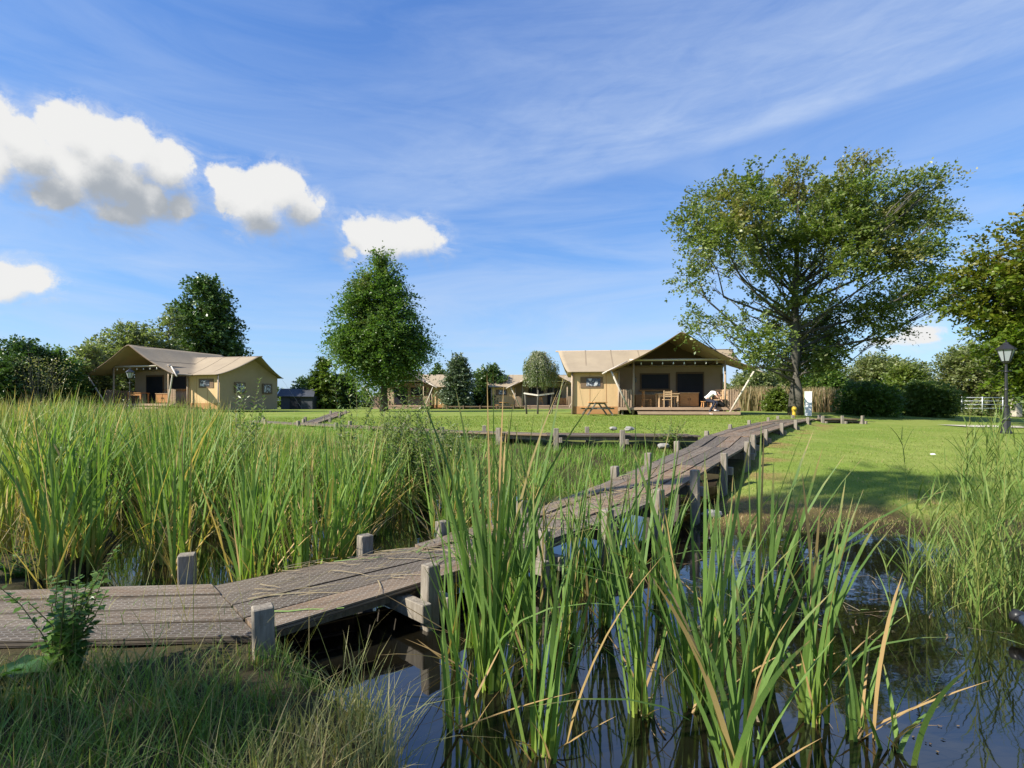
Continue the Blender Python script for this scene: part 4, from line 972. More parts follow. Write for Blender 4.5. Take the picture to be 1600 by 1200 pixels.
def aut_top(z0, z1, a):
    def f(P, rg):
        h = np.clip((P[:, 2] - z0) / (z1 - z0), 0, 1); n = vnoise(P[:, 0] + 30, P[:, 2] + 10, 1.2, 8); return np.clip(h * a + (n - .55) * .7, 0, 1) * rg.uniform(.3, 1, len(P))
    return f
d = 24.0
rb = env_blobs(1658, d, [(318, 10, 40), (345, 60, 90), (390, 120, 130), (430, 155, 150), (470, 145, 150), (520, 120, 150), (560, 95, 140), (600, 70, 120), (640, 50, 90)], 60, 5, br=.26)
tree('autumn_tree', 'broad tree with orange and yellow-tinged leaves behind the lamp post', 'tree', at(1640, d), d, rb, 4200, M['leaf_autumn'], 'bark', .3, zat(380, d), .19, 15, .8, -.1, autumn=aut_top(4, 9.5, .62), seed=8, bz=.95)
d = 42.0
cb_ = env_blobs(596, d, [(408, 2, 4), (424, 10, 12), (452, 32, 26), (482, 52, 42), (512, 66, 52), (540, 66, 62), (556, 56, 62), (568, 38, 44), (574, 22, 26)], 120, 6, br=.21)
tree('hornbeam_tree', 'dense dark green pyramidal tree standing in the middle of the lawn before a tent', 'tree', at(600, d), d, cb_, 3300, M['leaf_dense'], 'bark', .27, zat(430, d), .20, 26, 1.75, .0, autumn=aut_top(9, 16, .45), seed=5, bz=1.0, inner=.25)
d = 58.0
tree('dark_tree', 'very dark upright oval tree rising behind the roof of the tent behind the reeds', 'tree', at(322, d), d, env_blobs(322, d, [(443, 6, 8), (460, 32, 30), (490, 50, 48), (520, 56, 55), (550, 56, 60), (585, 50, 54), (615, 36, 40)], 100, 12, br=.22), 3000, M['leaf_dark'], 'bark', .25, zat(470, d), .33, 15, 1.3, .15, seed=12, bz=1.0)
d = 50.0
tree('grey_tree', 'grey-green bushy tree rising behind the left porch gable of the tent behind the reeds', 'tree', at(195, d), d, env_blobs(195, d, [(513, 10, 16), (530, 36, 50), (555, 58, 66), (590, 70, 70), (620, 70, 70)], 46, 13, br=.32), 2000, M['leaf_grey'], 'bark', .16, zat(540, d), .27, 14, 1.1, .1, seed=13, bz=1.0)
tree('grey_tree', 'thin feathery grey-green tree reaching out left of the very dark tree', 'tree', at(262, 53), 53, env_blobs(262, 53, [(488, 10, 8), (510, 20, 14), (540, 22, 20), (580, 24, 26)], 14, 14, br=.4), 420, M['leaf_grey'], 'bark', .12, zat(510, 53), .27, 14, 1.2, .1, seed=14, bz=1.0)
SH = 'shrubs and small trees behind the reeds at the left edge'
for i, (px, d, prof, n, mt, lb) in enumerate([
    (20, 36, [(540, 20, 16), (560, 48, 40), (590, 60, 56), (620, 60, 60)], 2000, 'leaf_dark', 'dark shrub at the picture edge, lowest of the row behind the reeds'),
    (82, 38, [(556, 14, 12), (575, 36, 34), (595, 44, 48), (622, 46, 50)], 1400, 'leaf_dense', 'rounded green shrub in the row behind the reeds, second from the picture edge'),
    (140, 41, [(545, 10, 12), (565, 26, 26), (590, 34, 34), (622, 36, 36)], 1200, 'leaf_grey', 'grey-green shrub touching the porch strut of the tent behind the reeds')]):
    tree('garden_shrub', lb, 'shrub', at(px, d), d, env_blobs(px, d, prof, 26, 30 + i, br=.36), n, M[mt], 'bark', .08, zat(580, d), .2, 13, .75, .1, seed=30 + i, bz=1.0)
tw = thing('bare_shrub', 'leggy shrub with thin bare twigs poking above the dark shrubs', 'shrub', (at(60, 35), 35, 1.0)); mb = MB(); rg = random.Random(9)
for i in range(26):
    a = rg.uniform(-1.3, 1.4); b = rg.uniform(-.5, .5); h = rg.uniform(2.4, 4.1)
    mb.tube([(a * .2, b * .2, 0), (a * .8, b, h * .5), (a * 1.25, b * 1.2, h * .8), (a * 1.5 + rg.uniform(-.2, .2), b * 1.3, h)], [.03, .02, .012, .004], 4)
    for k in range(5):
        t = rg.uniform(.55, 1); p = Vector((a * 1.4 * t, b * 1.2 * t, h * t)); mb.tube([p, p + Vector((rg.uniform(-.3, .3), rg.uniform(-.2, .2), rg.uniform(.05, .4)))], [.008, .003], 3)
mb.build('trunk', M['bark_grey'], tw)
rgn = np.random.default_rng(3); Pn = np.stack([rgn.normal(0, 1.1, 900), rgn.normal(0, .5, 900), rgn.uniform(1.6, 3.6, 900)], -1)
V, Fc, cc = leaves(Pn, rgn.normal(0, 1, Pn.shape), rgn.normal(0, 1, Pn.shape), np.full(900, .12), .6, np.stack([np.zeros(900), rgn.random(900), rgn.random(900) * .6], -1)); npmesh('crown', V, Fc, M['leaf_grey'], tw, cc)

bg = [  # name, label, px, d, profile, sprays, material, leaf, spray
    ('conifer_tree', 'bluish pointed conifer left of the small lamp post and round bush', 716, 60, [(556, 2, 3), (572, 10, 10), (595, 18, 16), (620, 22, 20), (634, 22, 20)], 1300, 'leaf_conifer', .24, .9),
    ('round_bush', 'round dark green bush standing right of the bluish conifer', 764, 64, [(579, 8, 8), (590, 20, 20), (605, 25, 26), (620, 26, 26), (632, 20, 20)], 1200, 'leaf_dark', .28, .9),
    ('dark_conifer', 'tip of a dark conifer showing just behind the half hidden tent roof', 684, 80, [(577, 2, 2), (590, 8, 8), (610, 14, 14), (632, 16, 16)], 500, 'leaf_dark', .35, 1.1),
    ('small_tree', 'small yellow-green pointed tree beside the shed and its black roof', 505, 60, [(568, 3, 3), (585, 12, 12), (605, 20, 20), (628, 22, 22)], 900, 'leaf_yel', .27, .9),
    ('garden_bush', 'low dark bush between the small pointed tree and the dense pyramidal tree', 536, 62, [(590, 8, 8), (605, 18, 18), (628, 22, 22)], 600, 'leaf_dark', .28, .9),
    ('garden_bush', 'dark leafy bush filling the gap right of the shed', 478, 66, [(598, 10, 10), (615, 24, 24), (630, 26, 26)], 500, 'leaf_dark', .28, .9),
    ('field_tree', 'grey-green tree seen just right of the largest tent strut', 1175, 62, [(578, 10, 12), (595, 28, 32), (615, 34, 38), (630, 34, 38)], 1300, 'leaf_grey', .28, 1.0),
    ('field_tree', 'pale grey-green tree behind the trunk of the big tree', 1228, 66, [(580, 16, 16), (598, 30, 30), (628, 34, 34)], 1200, 'leaf_grey', .28, 1.0),
    ('field_tree', 'dark tree between the big tree trunk and the domed bush', 1290, 56, [(566, 8, 8), (585, 22, 20), (610, 28, 30), (640, 30, 34)], 1500, 'leaf_dense', .26, 1.0),
    ('domed_tree', 'wide domed green tree behind the two clipped bushes', 1385, 56, [(568, 26, 20), (582, 50, 48), (600, 64, 66), (625, 72, 74), (640, 72, 74)], 3000, 'leaf_grey', .25, 1.0),
    ('domed_tree', 'yellow-tinged bushy tree rising behind the lighter clipped bush', 1412, 48, [(578, 12, 14), (592, 26, 28), (615, 36, 40), (640, 38, 44)], 1500, 'leaf_yel', .22, .9),
    ('domed_tree', 'big grey-green bushy tree behind the field gate', 1520, 46, [(549, 18, 18), (565, 40, 40), (590, 56, 60), (615, 60, 70), (638, 58, 70)], 2800, 'leaf_grey', .22, .95),
]
for i, (nm, lb, px, d, prof, n, mt, lf, sp) in enumerate(bg):
    tree(nm, lb, 'bush' if 'bush' in nm else 'tree', at(px, d), d, env_blobs(px, d, prof, 30, 50 + i, br=.34), n, M[mt], 'bark', .12, zat(prof[1][0], d), lf, 14, sp, .08, autumn=aut_top(3, 9, .35), seed=50 + i, bz=1.0)
def clipped(label, px, d, prof, n, mt, seed):
    tree('clipped_bush', label, 'bush', at(px, d), d, env_blobs(px, d, prof, 60, seed, br=.24), n, M[mt], 'bark', .1, zat(630, d), .11, 14, .3, .1, seed=seed, bz=1.0, limbs=False, inner=.3)
clipped('dark shaded clipped bush on the lawn right of the white cabinet', 1357, 35, [(607, 30, 26), (615, 44, 42), (630, 50, 48), (648, 46, 46)], 4200, 'leaf_dense', 71)
clipped('lighter clipped bush with pale bare foot, right of the dark clipped bush', 1450, 37, [(604, 26, 22), (614, 40, 38), (630, 46, 46), (646, 42, 44)], 3600, 'leaf_hedge', 72)
# tall dry reeds beyond the tent at the right
def plumes(label, px0, px1, d, h, n, seed):
    rg = np.random.default_rng(seed); x = at(px0, d) + rg.random(n) * (at(px1, d) - at(px0, d)); y = d + rg.normal(0, .7, n)
    b = np.stack([x - x.mean(), y - d, np.zeros(n)], -1)
    V, Fc, cc = blades(b, h * rg.uniform(.6, 1.1, n), rg.uniform(.05, .11, n), rg.uniform(0, 6.28, n), rg.uniform(0, .15, n), rg.uniform(0, .15, n), 3, .5, dry=np.clip(rg.normal(.25, .35, n), 0, 1))
    o = npmesh('dry_reeds', V, Fc, M['pampas'], None, cc, loc=(float(x.mean()), d, 1.0)); tag(o, label, 'reeds', kind='stuff')
plumes('tall tawny dry reeds growing behind the lawn between the largest tent and the big tree', 1148, 1236, 46, 2.0, 2600, 1)
plumes('tall pinkish dry reeds growing just right of the big tree trunk', 1252, 1300, 40, 1.75, 1800, 2)
clipped('loose low bush in front of the tawny reeds beside the big tree', 1212, 42, [(612, 10, 12), (625, 18, 20), (642, 20, 22)], 1100, 'leaf_yel', 73)
# distant hedges closing the horizon
for i, (px0, px1, d, top, mt, lb) in enumerate([(-40, 330, 75, 596, 'leaf_hedge', 'long far hedge behind the tent behind the reeds'), (330, 720, 84, 611, 'leaf_hedge', 'long far hedge running behind the shed and the dense pyramidal tree'),
        (720, 1150, 90, 616, 'leaf_yel', 'far hedge seen in the gap between the distant tent and round bush'), (1130, 1660, 78, 603, 'leaf_hedge', 'far hedge running behind the clipped bushes and the field gate')]):
    rg = np.random.default_rng(80 + i); B = []
    n = int((px1 - px0) / 9)
    for k in range(n):
        px = px0 + (px1 - px0) * k / n; tp = top + rg.uniform(-5, 5); rz = (zat(tp, d) - 1) / 2
        B.append((at(px, d), d + rg.uniform(-.6, .6), 1 + rz, 1.1, 1.2, rz, 1))
    tree('field_hedge', lb, 'hedge', at((px0 + px1) / 2, d), d, B, int(n * 42), M[mt], 'bark', .05, 2.0, .36, 12, 1.0, .1, seed=80 + i, bz=1.0, limbs=False)
# low trimmed hedge near the conifer
tree('low_hedge', 'low dark trimmed hedge line under the round bush', 'hedge', at(762, 68), 68, [(at(px, 68), 68, 1.25, .6, .5, .3, 1) for px in range(700, 828, 7)], 500, M['leaf_dark'], 'bark', .04, 1.3, .2, 12, .3, .1, seed=91, bz=1.0, limbs=False)
# trees behind the camera, left: out of the picture, they shade the foreground and the lawn edge
def shade_tree(label, x, y, z, r, n, seed, h):
    rg = np.random.default_rng(seed); B = []
    for i in range(26):
        v = rg.normal(0, 1, 3); v /= np.linalg.norm(v); q = rg.random() ** .5
        B.append((x + v[0] * r * q * .75, y + v[1] * r * q * .75, z + v[2] * h * q * .75, r * .34, r * .34, r * .26, 1))
    tree('bank_tree', label, 'tree', x, y, B, n, M['leaf_dense'], 'bark', .2, z, .2, 14, .8, 0, seed=seed, bz=0)
shade_tree('broad leafy tree on the bank beside the photographer, shading the rough grass', -10.8, -2.9, 7.0, 2.5, 330, 21, 2.0)
shade_tree('tall tree on the bank casting a small shadow on the lawn edge', -9.0, 3.1, 13.8, 1.5, 110, 22, .9)

# ------------------------------------------------------------------ reed bed and grasses
def xpx(x, y): return 800 + F * x / y
def in_view(x, y, m=60): p = xpx(x, y); return (p > -m) & (p < 1600 + m)
XBL = lambda y: np.interp(y, [3.4, 4.25, 4.6, 5.55, 6.75, 8.0, 12.2, 15.2, 17.6], [-9, -7.6, -2.6, -1.05, .1, 1.1, 3.8, 5.2, 6.6])
def reed_bed():
    parts = []; rg = RNG
    nc = 2600
    y = 4.7 + (22 - 4.7) * rg.random(nc) ** .8; x = -1.02 * y + rg.random(nc) * (1.02 * y + 3)
    ok = (x < XBL(y) - .12) & in_view(x, y)
    p = xpx(x, y)
    dens = np.interp(p, [-50, 120, 560, 700, 790, 860], [1, 1, 1, .9, .45, .0]) * np.interp(y, [4.7, 6.0, 8.5, 22], [1, .9, 1, 1])
    vn = vnoise(x, y, .75, 21); gap = np.where(y < 11, sst(.53, .61, np.where(y < 8, vnoise(x, y, .42, 61), vn + .12 * (y > 8.5))), 1)
    ok &= rg.random(nc) < dens * gap
    ok &= ~((y > 12) & (p > 390) & (rg.random(nc) < .93)); ok &= ~((y > 9.5) & (p > 600) & (rg.random(nc) < .8)); ok &= ~((y > 15.5 + np.clip((-x - 1) * .4, 0, 5)))
    x, y = x[ok], y[ok]; n = len(x); g = np.maximum(ground(x, y), -.45)
    k = rg.integers(9, 18, n); idx = np.repeat(np.arange(n), k); m = len(idx)
    sp = .055 + .05 * (y[idx] > 9)
    b = np.stack([x[idx] + rg.normal(0, 1, m) * sp, y[idx] + rg.normal(0, 1, m) * sp, g[idx] - .02], -1)
    top = 1.46 + .52 * vnoise(x, y, 1.5, 31)[idx] + np.abs(rg.normal(0, .2, m)) - .22 * (y[idx] > 13) - .42 * sst(340, 460, p[ok][idx]) * sst(7.5, 10, y[idx]) - .2 * sst(450, 700, p[ok][idx])
    # the bed is tall at the left and lower toward the side boardwalk
    cap = CZ - (np.interp(p[ok][idx], [0, 300, 400, 560, 700, 800], [604, 610, 664, 672, 678, 700]) + rg.normal(0, 11, m) - 26 * (rg.random(m) < .05) - HZ) * y[idx] / F
    h = np.clip(np.minimum(top, cap) - g[idx], .35, 2.2) * rg.uniform(.68, 1.02, m)
    az = rg.uniform(0, 6.28, m); far = np.clip((y[idx] - 6) / 14, 0, 1)
    dry = (rg.random(m) < .08) * rg.uniform(.5, 1, m); dry = np.maximum(dry, (x[idx] / y[idx] < -.86) * rg.random(m) * .3)
    lean = np.abs(rg.normal(0, .11, m)); cur = np.abs(rg.normal(0, .2, m))
    parts.append(blades(b, h, rg.uniform(.02, .05, m) * (1 + .1 * far), az, lean, cur, 5, .7, dry=dry))
    # dead brown leaves round the feet
    k = rg.integers(5, 12, n); idx = np.repeat(np.arange(n), k); m = len(idx)
    b = np.stack([x[idx] + rg.normal(0, .07, m), y[idx] + rg.normal(0, .07, m), np.maximum(g[idx], WZ)], -1)
    parts.append(blades(b, rg.uniform(.25, .85, m), rg.uniform(.012, .026, m), rg.uniform(0, 6.28, m), rg.uniform(.1, .8, m), rg.uniform(0, .6, m), 4, .6, dry=rg.uniform(.7, 1, m)))
    V, Fc, cc = merge(parts)
    tag(npmesh('reed_bed', V, Fc, M['reed'], None, cc), 'thick bed of tall green reeds filling the marsh left of the boardwalk', 'reeds', kind='stuff')
    return x, y
reed_bed()

def scatter_grass(name, label, n, area, hgt, wid, mat, cond, seg=3, lean=.3, cur=.3, dryp=.2, zoff=0.0, cat='grass', drymap=None):
    rg = RNG; (x0, x1, y0, y1) = area; y = y0 + (y1 - y0) * rg.random(n); x = x0 + (x1 - x0) * rg.random(n)
    g = ground(x, y); ok = cond(x, y, g) & in_view(x, np.maximum(y, .5), 250); x, y, g = x[ok], y[ok], g[ok]; m = len(x)
    dry = (rg.random(m) < dryp) * rg.uniform(.4, 1, m)
    if drymap is not None: dry = np.maximum(dry, drymap(x, y) * rg.uniform(.5, 1, m))
    hh = hgt(x, y, m) if callable(hgt) else rg.uniform(hgt[0], hgt[1], m)
    V, Fc, cc = blades(np.stack([x, y, g + zoff], -1), hh, rg.uniform(wid[0], wid[1], m), rg.uniform(0, 6.28, m), np.abs(rg.normal(0, lean, m)), np.abs(rg.normal(0, cur, m)), seg, .7, dry=dry)
    tag(npmesh(name, V, Fc, mat, None, cc), label, cat, kind='stuff')
# rough grass on the near bank
scatter_grass('bank_grass', 'tangled rough green and tawny grass on the near bank', 26000, (-4.6, 1.2, 1.35, 4.3),
    lambda x, y, m: RNG.uniform(.10, .34, m) * (.45 + 1.1 * vnoise(x, y, .4, 6)) * np.where(y > 2.95, .55, 1.0), (.004, .010), M['grass'],
    lambda x, y, g: (g > -.12) & (vnoise(x, y, .2, 2) > .3) & ~((y > 3.3) & (y < 4.3) & (g < 1) & (x < -1.6) & (RNG.random(len(x)) < .93)), 4, .3, .45, .18, drymap=lambda x, y: .6 * (vnoise(x, y, .45, 41) > .62))
scatter_grass('bank_straws', 'long pale dry grass stems arching over the near bank', 180, (-4.2, 1.0, 1.9, 3.9), (.4, .85), (.003, .0055), M['grass'], lambda x, y, g: (g > -.3), 6, .35, .35, .9)
scatter_grass('bank_grass', 'rough tawny grass on the bank beyond the left end of the boardwalk', 15000, (-16, -3.5, 4.6, 15), (.25, .6), (.006, .013), M['grass'], lambda x, y, g: (g > -.1) & (x < -.76 * y + .15), 4, .3, .4, .45)
# lush grass between reeds and side boardwalk
scatter_grass('marsh_grass', 'bright lush green grass between the reed bed and the side boardwalk', 78000, (-12, 5.6, 7.2, 22),
    lambda x, y, m: RNG.uniform(.12, .30, m) * (.5 + 1.0 * vnoise(x, y, .7, 6)), (.007, .014), M['lush'], lambda x, y, g: (x < XBL(y) - .1) & (g > -.42) & (y < 15.3 + np.clip(1 - x, 0, 14) * .62) & (xpx(x, y) > 360) & ((y > 9.5) | (xpx(x, y) > 560)), 3, .3, .35, .08, drymap=lambda x, y: (y < 11) * (vnoise(x, y, .8, 17) > .5) * .7)
# mown lawn
scatter_grass('lawn_grass', 'short mown grass on the lawn right of the boardwalk', 150000, (1.8, 24, 7.7, 24), lambda x, y, m: RNG.uniform(.018, .05, m) * (.7 + .6 * vnoise(x, y, .5, 6)), (.006, .012), M['lawnblade'],
    lambda x, y, g: (lawn_side(x, y) > .35) & (g > -.1) & (RNG.random(len(x)) < np.clip(11 / y, 0, 1) ** 1.5), 2, .5, .4, .06,
    drymap=lambda x, y: np.exp(-((y - 8.3) / .6) ** 2) * (vnoise(x, y, .5, 12) > .5))
scatter_grass('lawn_grass', 'mown grass on the lawn in front of the tents', 70000, (-14, 14, 16.4, 30), (.03, .07), (.012, .024), M['lawnblade'], lambda x, y, g: (lawn_side(x, y) < .35) & (y > 17.0 + np.clip((-x - 1) * .6, 0, 8)), 2, .5, .4, .04)

# ------------------------------------------------------------------ single cattail clumps in the pond
def clump(label, px, py, top, n, spread=1.0, leanx=0.0, seed=0, wd=.02, dry=.08, name='cattail_clump', nbend=1):
    n = int(n * 1.8); d = F * (CZ - WZ) / (py - HZ); x = at(px, d); rg = np.random.default_rng(seed + 100); h = zat(top, d) - WZ + .12
    hh = h * 1.12 * np.concatenate([[1.0], rg.uniform(.5, 1.0, n - 1)]); az = rg.uniform(0, 6.28, n); le = np.abs(rg.normal(0, .13 * spread, n)); cu = np.abs(rg.normal(0, .13 * spread, n))
    if nbend: nb_ = max(1, n // 12); cu[1:1 + nb_] = rg.uniform(.5, 1.0, nb_)
    b = np.stack([rg.normal(0, .036, n), rg.normal(0, .036, n), np.full(n, -.12)], -1)
    # a common lean of the whole clump
    dx = np.sin(az) * le + leanx; dy = np.cos(az) * le; az2 = np.arctan2(dx, dy); le2 = np.hypot(dx, dy)
    V, Fc, cc = blades(b, hh, rg.uniform(.75, 1.25, n) * wd, az2, le2, cu, 8, .55, dry=(rg.random(n) < dry) * rg.uniform(.6, 1, n), twist=rg.normal(0, .9, n))
    r = thing(name, label, 'cattails', (x, d, WZ))
    npmesh('blades', V, Fc, M['cattail'], r, cc)
    m = 5; V, Fc, cc = blades(np.stack([rg.normal(0, .03, m), rg.normal(0, .03, m), np.full(m, .0)], -1), rg.uniform(.15, .45, m), np.full(m, .02), rg.uniform(0, 6.28, m), rg.uniform(.2, 1.6, m), rg.uniform(0, .5, m), 5, .6, dry=np.ones(m))
    npmesh('dead_blades', V, Fc, M['cattail'], r, cc)
for i, a in enumerate([
    ('small bright cattail tuft with a pale foot in dark water under the crossbeam post', 722, 1138, 930, 6, .6, .0, 1),
    ('tall thick cattail clump hiding the middle of the boardwalk', 768, 1075, 632, 30, .8, .0, 2),
    ('tall cattail clump leaning over the boardwalk edge behind the thickest clump', 812, 985, 672, 24, .8, -.03, 3),
    ('cattail clump with a folded dead leaf at the boardwalk edge', 884, 1000, 695, 17, .9, .03, 4),
    ('cattail clump standing against the boardwalk post with hanging bent blades', 942, 975, 715, 16, .9, .04, 5),
    ('tall slender cattail clump in open water with straight dark blades', 1002, 1116, 700, 14, .8, -.03, 6),
    ('cattail clump near the boardwalk with blades reaching up to the deck', 1030, 945, 700, 14, .8, .02, 7),
    ('bright broad-bladed cattail clump with a yellow dead leaf at its foot', 1090, 1110, 722, 17, 1.0, -.02, 8),
    ('leaning cattail clump with the longest blades reaching over the lawn shore', 1182, 1062, 690, 17, 1.1, .07, 9),
    ('cattail clump cut by the bottom picture edge with fanned bright blades', 1152, 1225, 880, 15, 1.2, .0, 10),
    ('separate cattail clump of wide straight blades on the open water', 1264, 1122, 775, 14, 1.0, .02, 11),
    ('thin cattail tuft beside the widest open water', 1338, 1150, 920, 6, 1.2, .03, 12),
    ('little cattail shoot of three splayed blades nearest the open water', 1398, 1170, 1000, 4, 1.8, .02, 13),
    ('cattail clump close behind the leaning one, near the lawn shore', 1128, 985, 760, 13, .9, .0, 14),
    ('dense cattail clump right in front of the boardwalk front post', 742, 1010, 720, 14, 1.0, .02, 17),
    ('cattail clump with dark tips between the thickest clump and the folded one', 836, 1045, 735, 15, 1.0, .0, 18),
    ('short bright cattail clump under the deck edge beyond the folded one', 915, 930, 770, 12, 1.0, .0, 19),
    ('low cattail clump under the deck edge where the far posts begin', 985, 900, 745, 11, 1.0, .0, 20),
    ('sparse cattail clump in shade at the pond bottom beside the bank grass', 850, 1180, 800, 10, 1.0, .05, 15),
    ('thin dark cattail blades growing out of the water left of the thickest clump', 712, 1040, 800, 8, .9, -.02, 16)]):
    clump(*a[:7], seed=a[7], wd=.026 + .008 * (i in (7, 8, 9, 10, 12)))

# thin reeds standing at the right side
def side_reeds():
    rg = RNG; parts = []; nst = 260
    y = rg.uniform(4.2, 8.8, nst); x = y * rg.uniform(.70, 1.0, nst); p = xpx(x, y); ok = rg.random(nst) < np.interp(p, [1390, 1500, 1600], [.10, .4, .75]); x, y = x[ok], y[ok]; n = len(x)
    g = np.maximum(ground(x, y), -.4); h = rg.uniform(.8, 1.75, n) - np.clip((1500 - xpx(x, y)) / 150, 0, .4)
    az = rg.uniform(0, 6.28, n); le = np.abs(rg.normal(0, .1, n)); cu = np.abs(rg.normal(0, .1, n)); b = np.stack([x, y, g], -1)
    parts.append(blades(b, h, np.full(n, .007), az, le, cu, 6, .3, dry=rg.random(n) * .6))
    for k in range(9):
        t = .25 + .08 * k; off = h * (le * t + cu * t ** 2.4); q = b + np.stack([np.sin(az) * off, np.cos(az) * off, h * t], -1)
        parts.append(blades(q, rg.uniform(.2, .4, n), rg.uniform(.011, .02, n), az + k * 2.4 + rg.normal(0, .4, n), rg.uniform(.25, .6, n), rg.uniform(.1, .5, n), 4, .6, dry=rg.random(n) * .2))
    m = 1500; yy = rg.uniform(4.6, 9.2, m); xx = yy * rg.uniform(.76, 1.03, m); gg = np.maximum(ground(xx, yy), WZ)
    parts.append(blades(np.stack([xx, yy, gg], -1), rg.uniform(.1, .5, m), rg.uniform(.004, .01, m), rg.uniform(0, 6.28, m), rg.uniform(0, .9, m), rg.uniform(0, .5, m), 4, .6, dry=(rg.random(m) < .4) * rg.random(m)))
    V, Fc, cc = merge(parts); tag(npmesh('shore_reeds', V, Fc, M['reedthin'], None, cc), 'thin feathery reeds standing along the far right pond shore', 'reeds', kind='stuff')
side_reeds()
def leaf_litter():
    rg = np.random.default_rng(15); n = 500; px = rg.uniform(700, 1500, n); py = 845 + 370 * rg.random(n) ** 1.4; d = F * (CZ - WZ) / (py - HZ); x = (px - 800) / F * d
    k = vnoise(x, d, .6, 77) > .55; x, d = x[k], d[k]; n = len(x); a = rg.uniform(0, 6.28, n)
    V, Fc, cc = leaves(np.stack([x, d, np.full(n, WZ + .005)], -1), np.stack([np.cos(a), np.sin(a), np.zeros(n)], -1), np.tile([0, 0, 1.0], (n, 1)), rg.uniform(.01, .028, n), .6, np.stack([rg.random(n) * .3, rg.random(n), np.zeros(n)], -1))
    tag(npmesh('floating_leaves', V, Fc, M['straw'], None, cc), 'small brown dead leaves drifting on the dark pond', 'fallen leaves', kind='stuff')
leaf_litter()
# fringe of short dead growth on the lawn shore
scatter_grass('shore_grass', 'brown and green tufts along the lawn shore of the pond', 3500, (1.6, 8.5, 6.9, 8.0), (.03, .09), (.004, .01), M['grass'], lambda x, y, g: (g > -.22) & (lawn_side(x, y) > .3), 3, .6, .4, .5)
# floating dead strips
def floaters():
    rg = RNG; n = 150; P = []
    cen = [(1270, 930, 90, 30, .45), (1150, 880, 80, 20, .2), (900, 1010, 60, 25, .15), (1100, 1120, 180, 60, .12), (1420, 960, 120, 40, .08)]
    pr = np.array([c[4] for c in cen]); pr /= pr.sum(); k = rg.choice(len(cen), n, p=pr)
    c = np.array(cen)[k]; px = c[:, 0] + rg.normal(0, 1, n) * c[:, 2]; py = np.clip(c[:, 1] + rg.normal(0, 1, n) * c[:, 3], 850, 1230); d = F * (CZ - WZ) / (py - HZ); x = (px - 800) / F * d
    L = rg.uniform(.06, .35, n); a = rg.uniform(0, 6.28, n); w = rg.uniform(.003, .008, n)
    T = np.linspace(0, 1, 5); bend = rg.normal(0, .15, n)
    cx = x[:, None] + np.cos(a)[:, None] * L[:, None] * T - np.sin(a)[:, None] * bend[:, None] * L[:, None] * T ** 2; cy = d[:, None] + np.sin(a)[:, None] * L[:, None] * T + np.cos(a)[:, None] * bend[:, None] * L[:, None] * T ** 2
    ww = w[:, None] * (1 - T * .8); sx, sy = -np.sin(a)[:, None] * ww, np.cos(a)[:, None] * ww; z = np.full_like(cx, WZ + .006) + rg.uniform(0, .012, n)[:, None]
    V = np.stack([np.stack([cx - sx, cy - sy, z], -1), np.stack([cx + sx, cy + sy, z], -1)], 2).reshape(n, 10, 3)
    i = np.arange(4) * 2; f = np.stack([i, i + 1, i + 3, i + 2], -1); Fc = (f[None] + (np.arange(n) * 10)[:, None, None]).reshape(-1, 4)
    col = np.zeros((n, 10, 3)); col[..., 0] = rg.random(n)[:, None]; col[..., 1] = rg.random(n)[:, None]; col[..., 2] = (rg.random(n) < .15)[:, None]
    tag(npmesh('floating_litter', V.reshape(-1, 3), Fc, M['straw'], None, col.reshape(-1, 3)), 'dead reed strips floating on the dark pond water', 'plant litter', kind='stuff')
floaters()
def deck_litter():
    rg = np.random.default_rng(6); n = 340; st = [(np.array(a), np.array(b), z) for a, b, z in MAIN]; V = []; Fc = []; col = []
    for i in range(n):
        k = rg.choice([2, 3, 4, 4, 3, 5]); s, t = rg.random(), rg.random() ** .7; f = st[k][0] * (1 - s) + st[k + 1][0] * s; b = st[k][1] * (1 - s) + st[k + 1][1] * s
        p = f * (1 - t) + b * t; z = st[k][2] * (1 - s) + st[k + 1][2] * s + .014 + rg.random() * .012; a = rg.normal(.5, .8); L = rg.uniform(.08, .45) * (1.6 if i < 30 else 1); w = rg.uniform(.003, .007) * (1.9 if i < 30 else 1); base = len(V); be = rg.normal(0, .25)
        for j in range(5):
            T = j / 4; c = p + np.array([math.cos(a), math.sin(a)]) * L * T + np.array([-math.sin(a), math.cos(a)]) * be * L * T * T; ww = w * (1 - .7 * T); zz = z + rg.random() * .012
            V += [(c[0] + math.sin(a) * ww, c[1] - math.cos(a) * ww, zz), (c[0] - math.sin(a) * ww, c[1] + math.cos(a) * ww, zz + .003)]; g = (rg.random(), 0.2, 1.0 if i < 18 else 0.0); col += [(g[0] * .4 + .5, g[1], g[2])] * 2
        Fc += [(base + 2 * j, base + 2 * j + 1, base + 2 * j + 3, base + 2 * j + 2) for j in range(4)]
    tag(npmesh('deck_litter', V, Fc, M['straw'], None, np.array(col)), 'dead and torn reed strips lying on the boardwalk boards', 'plant litter', kind='stuff')
deck_litter()

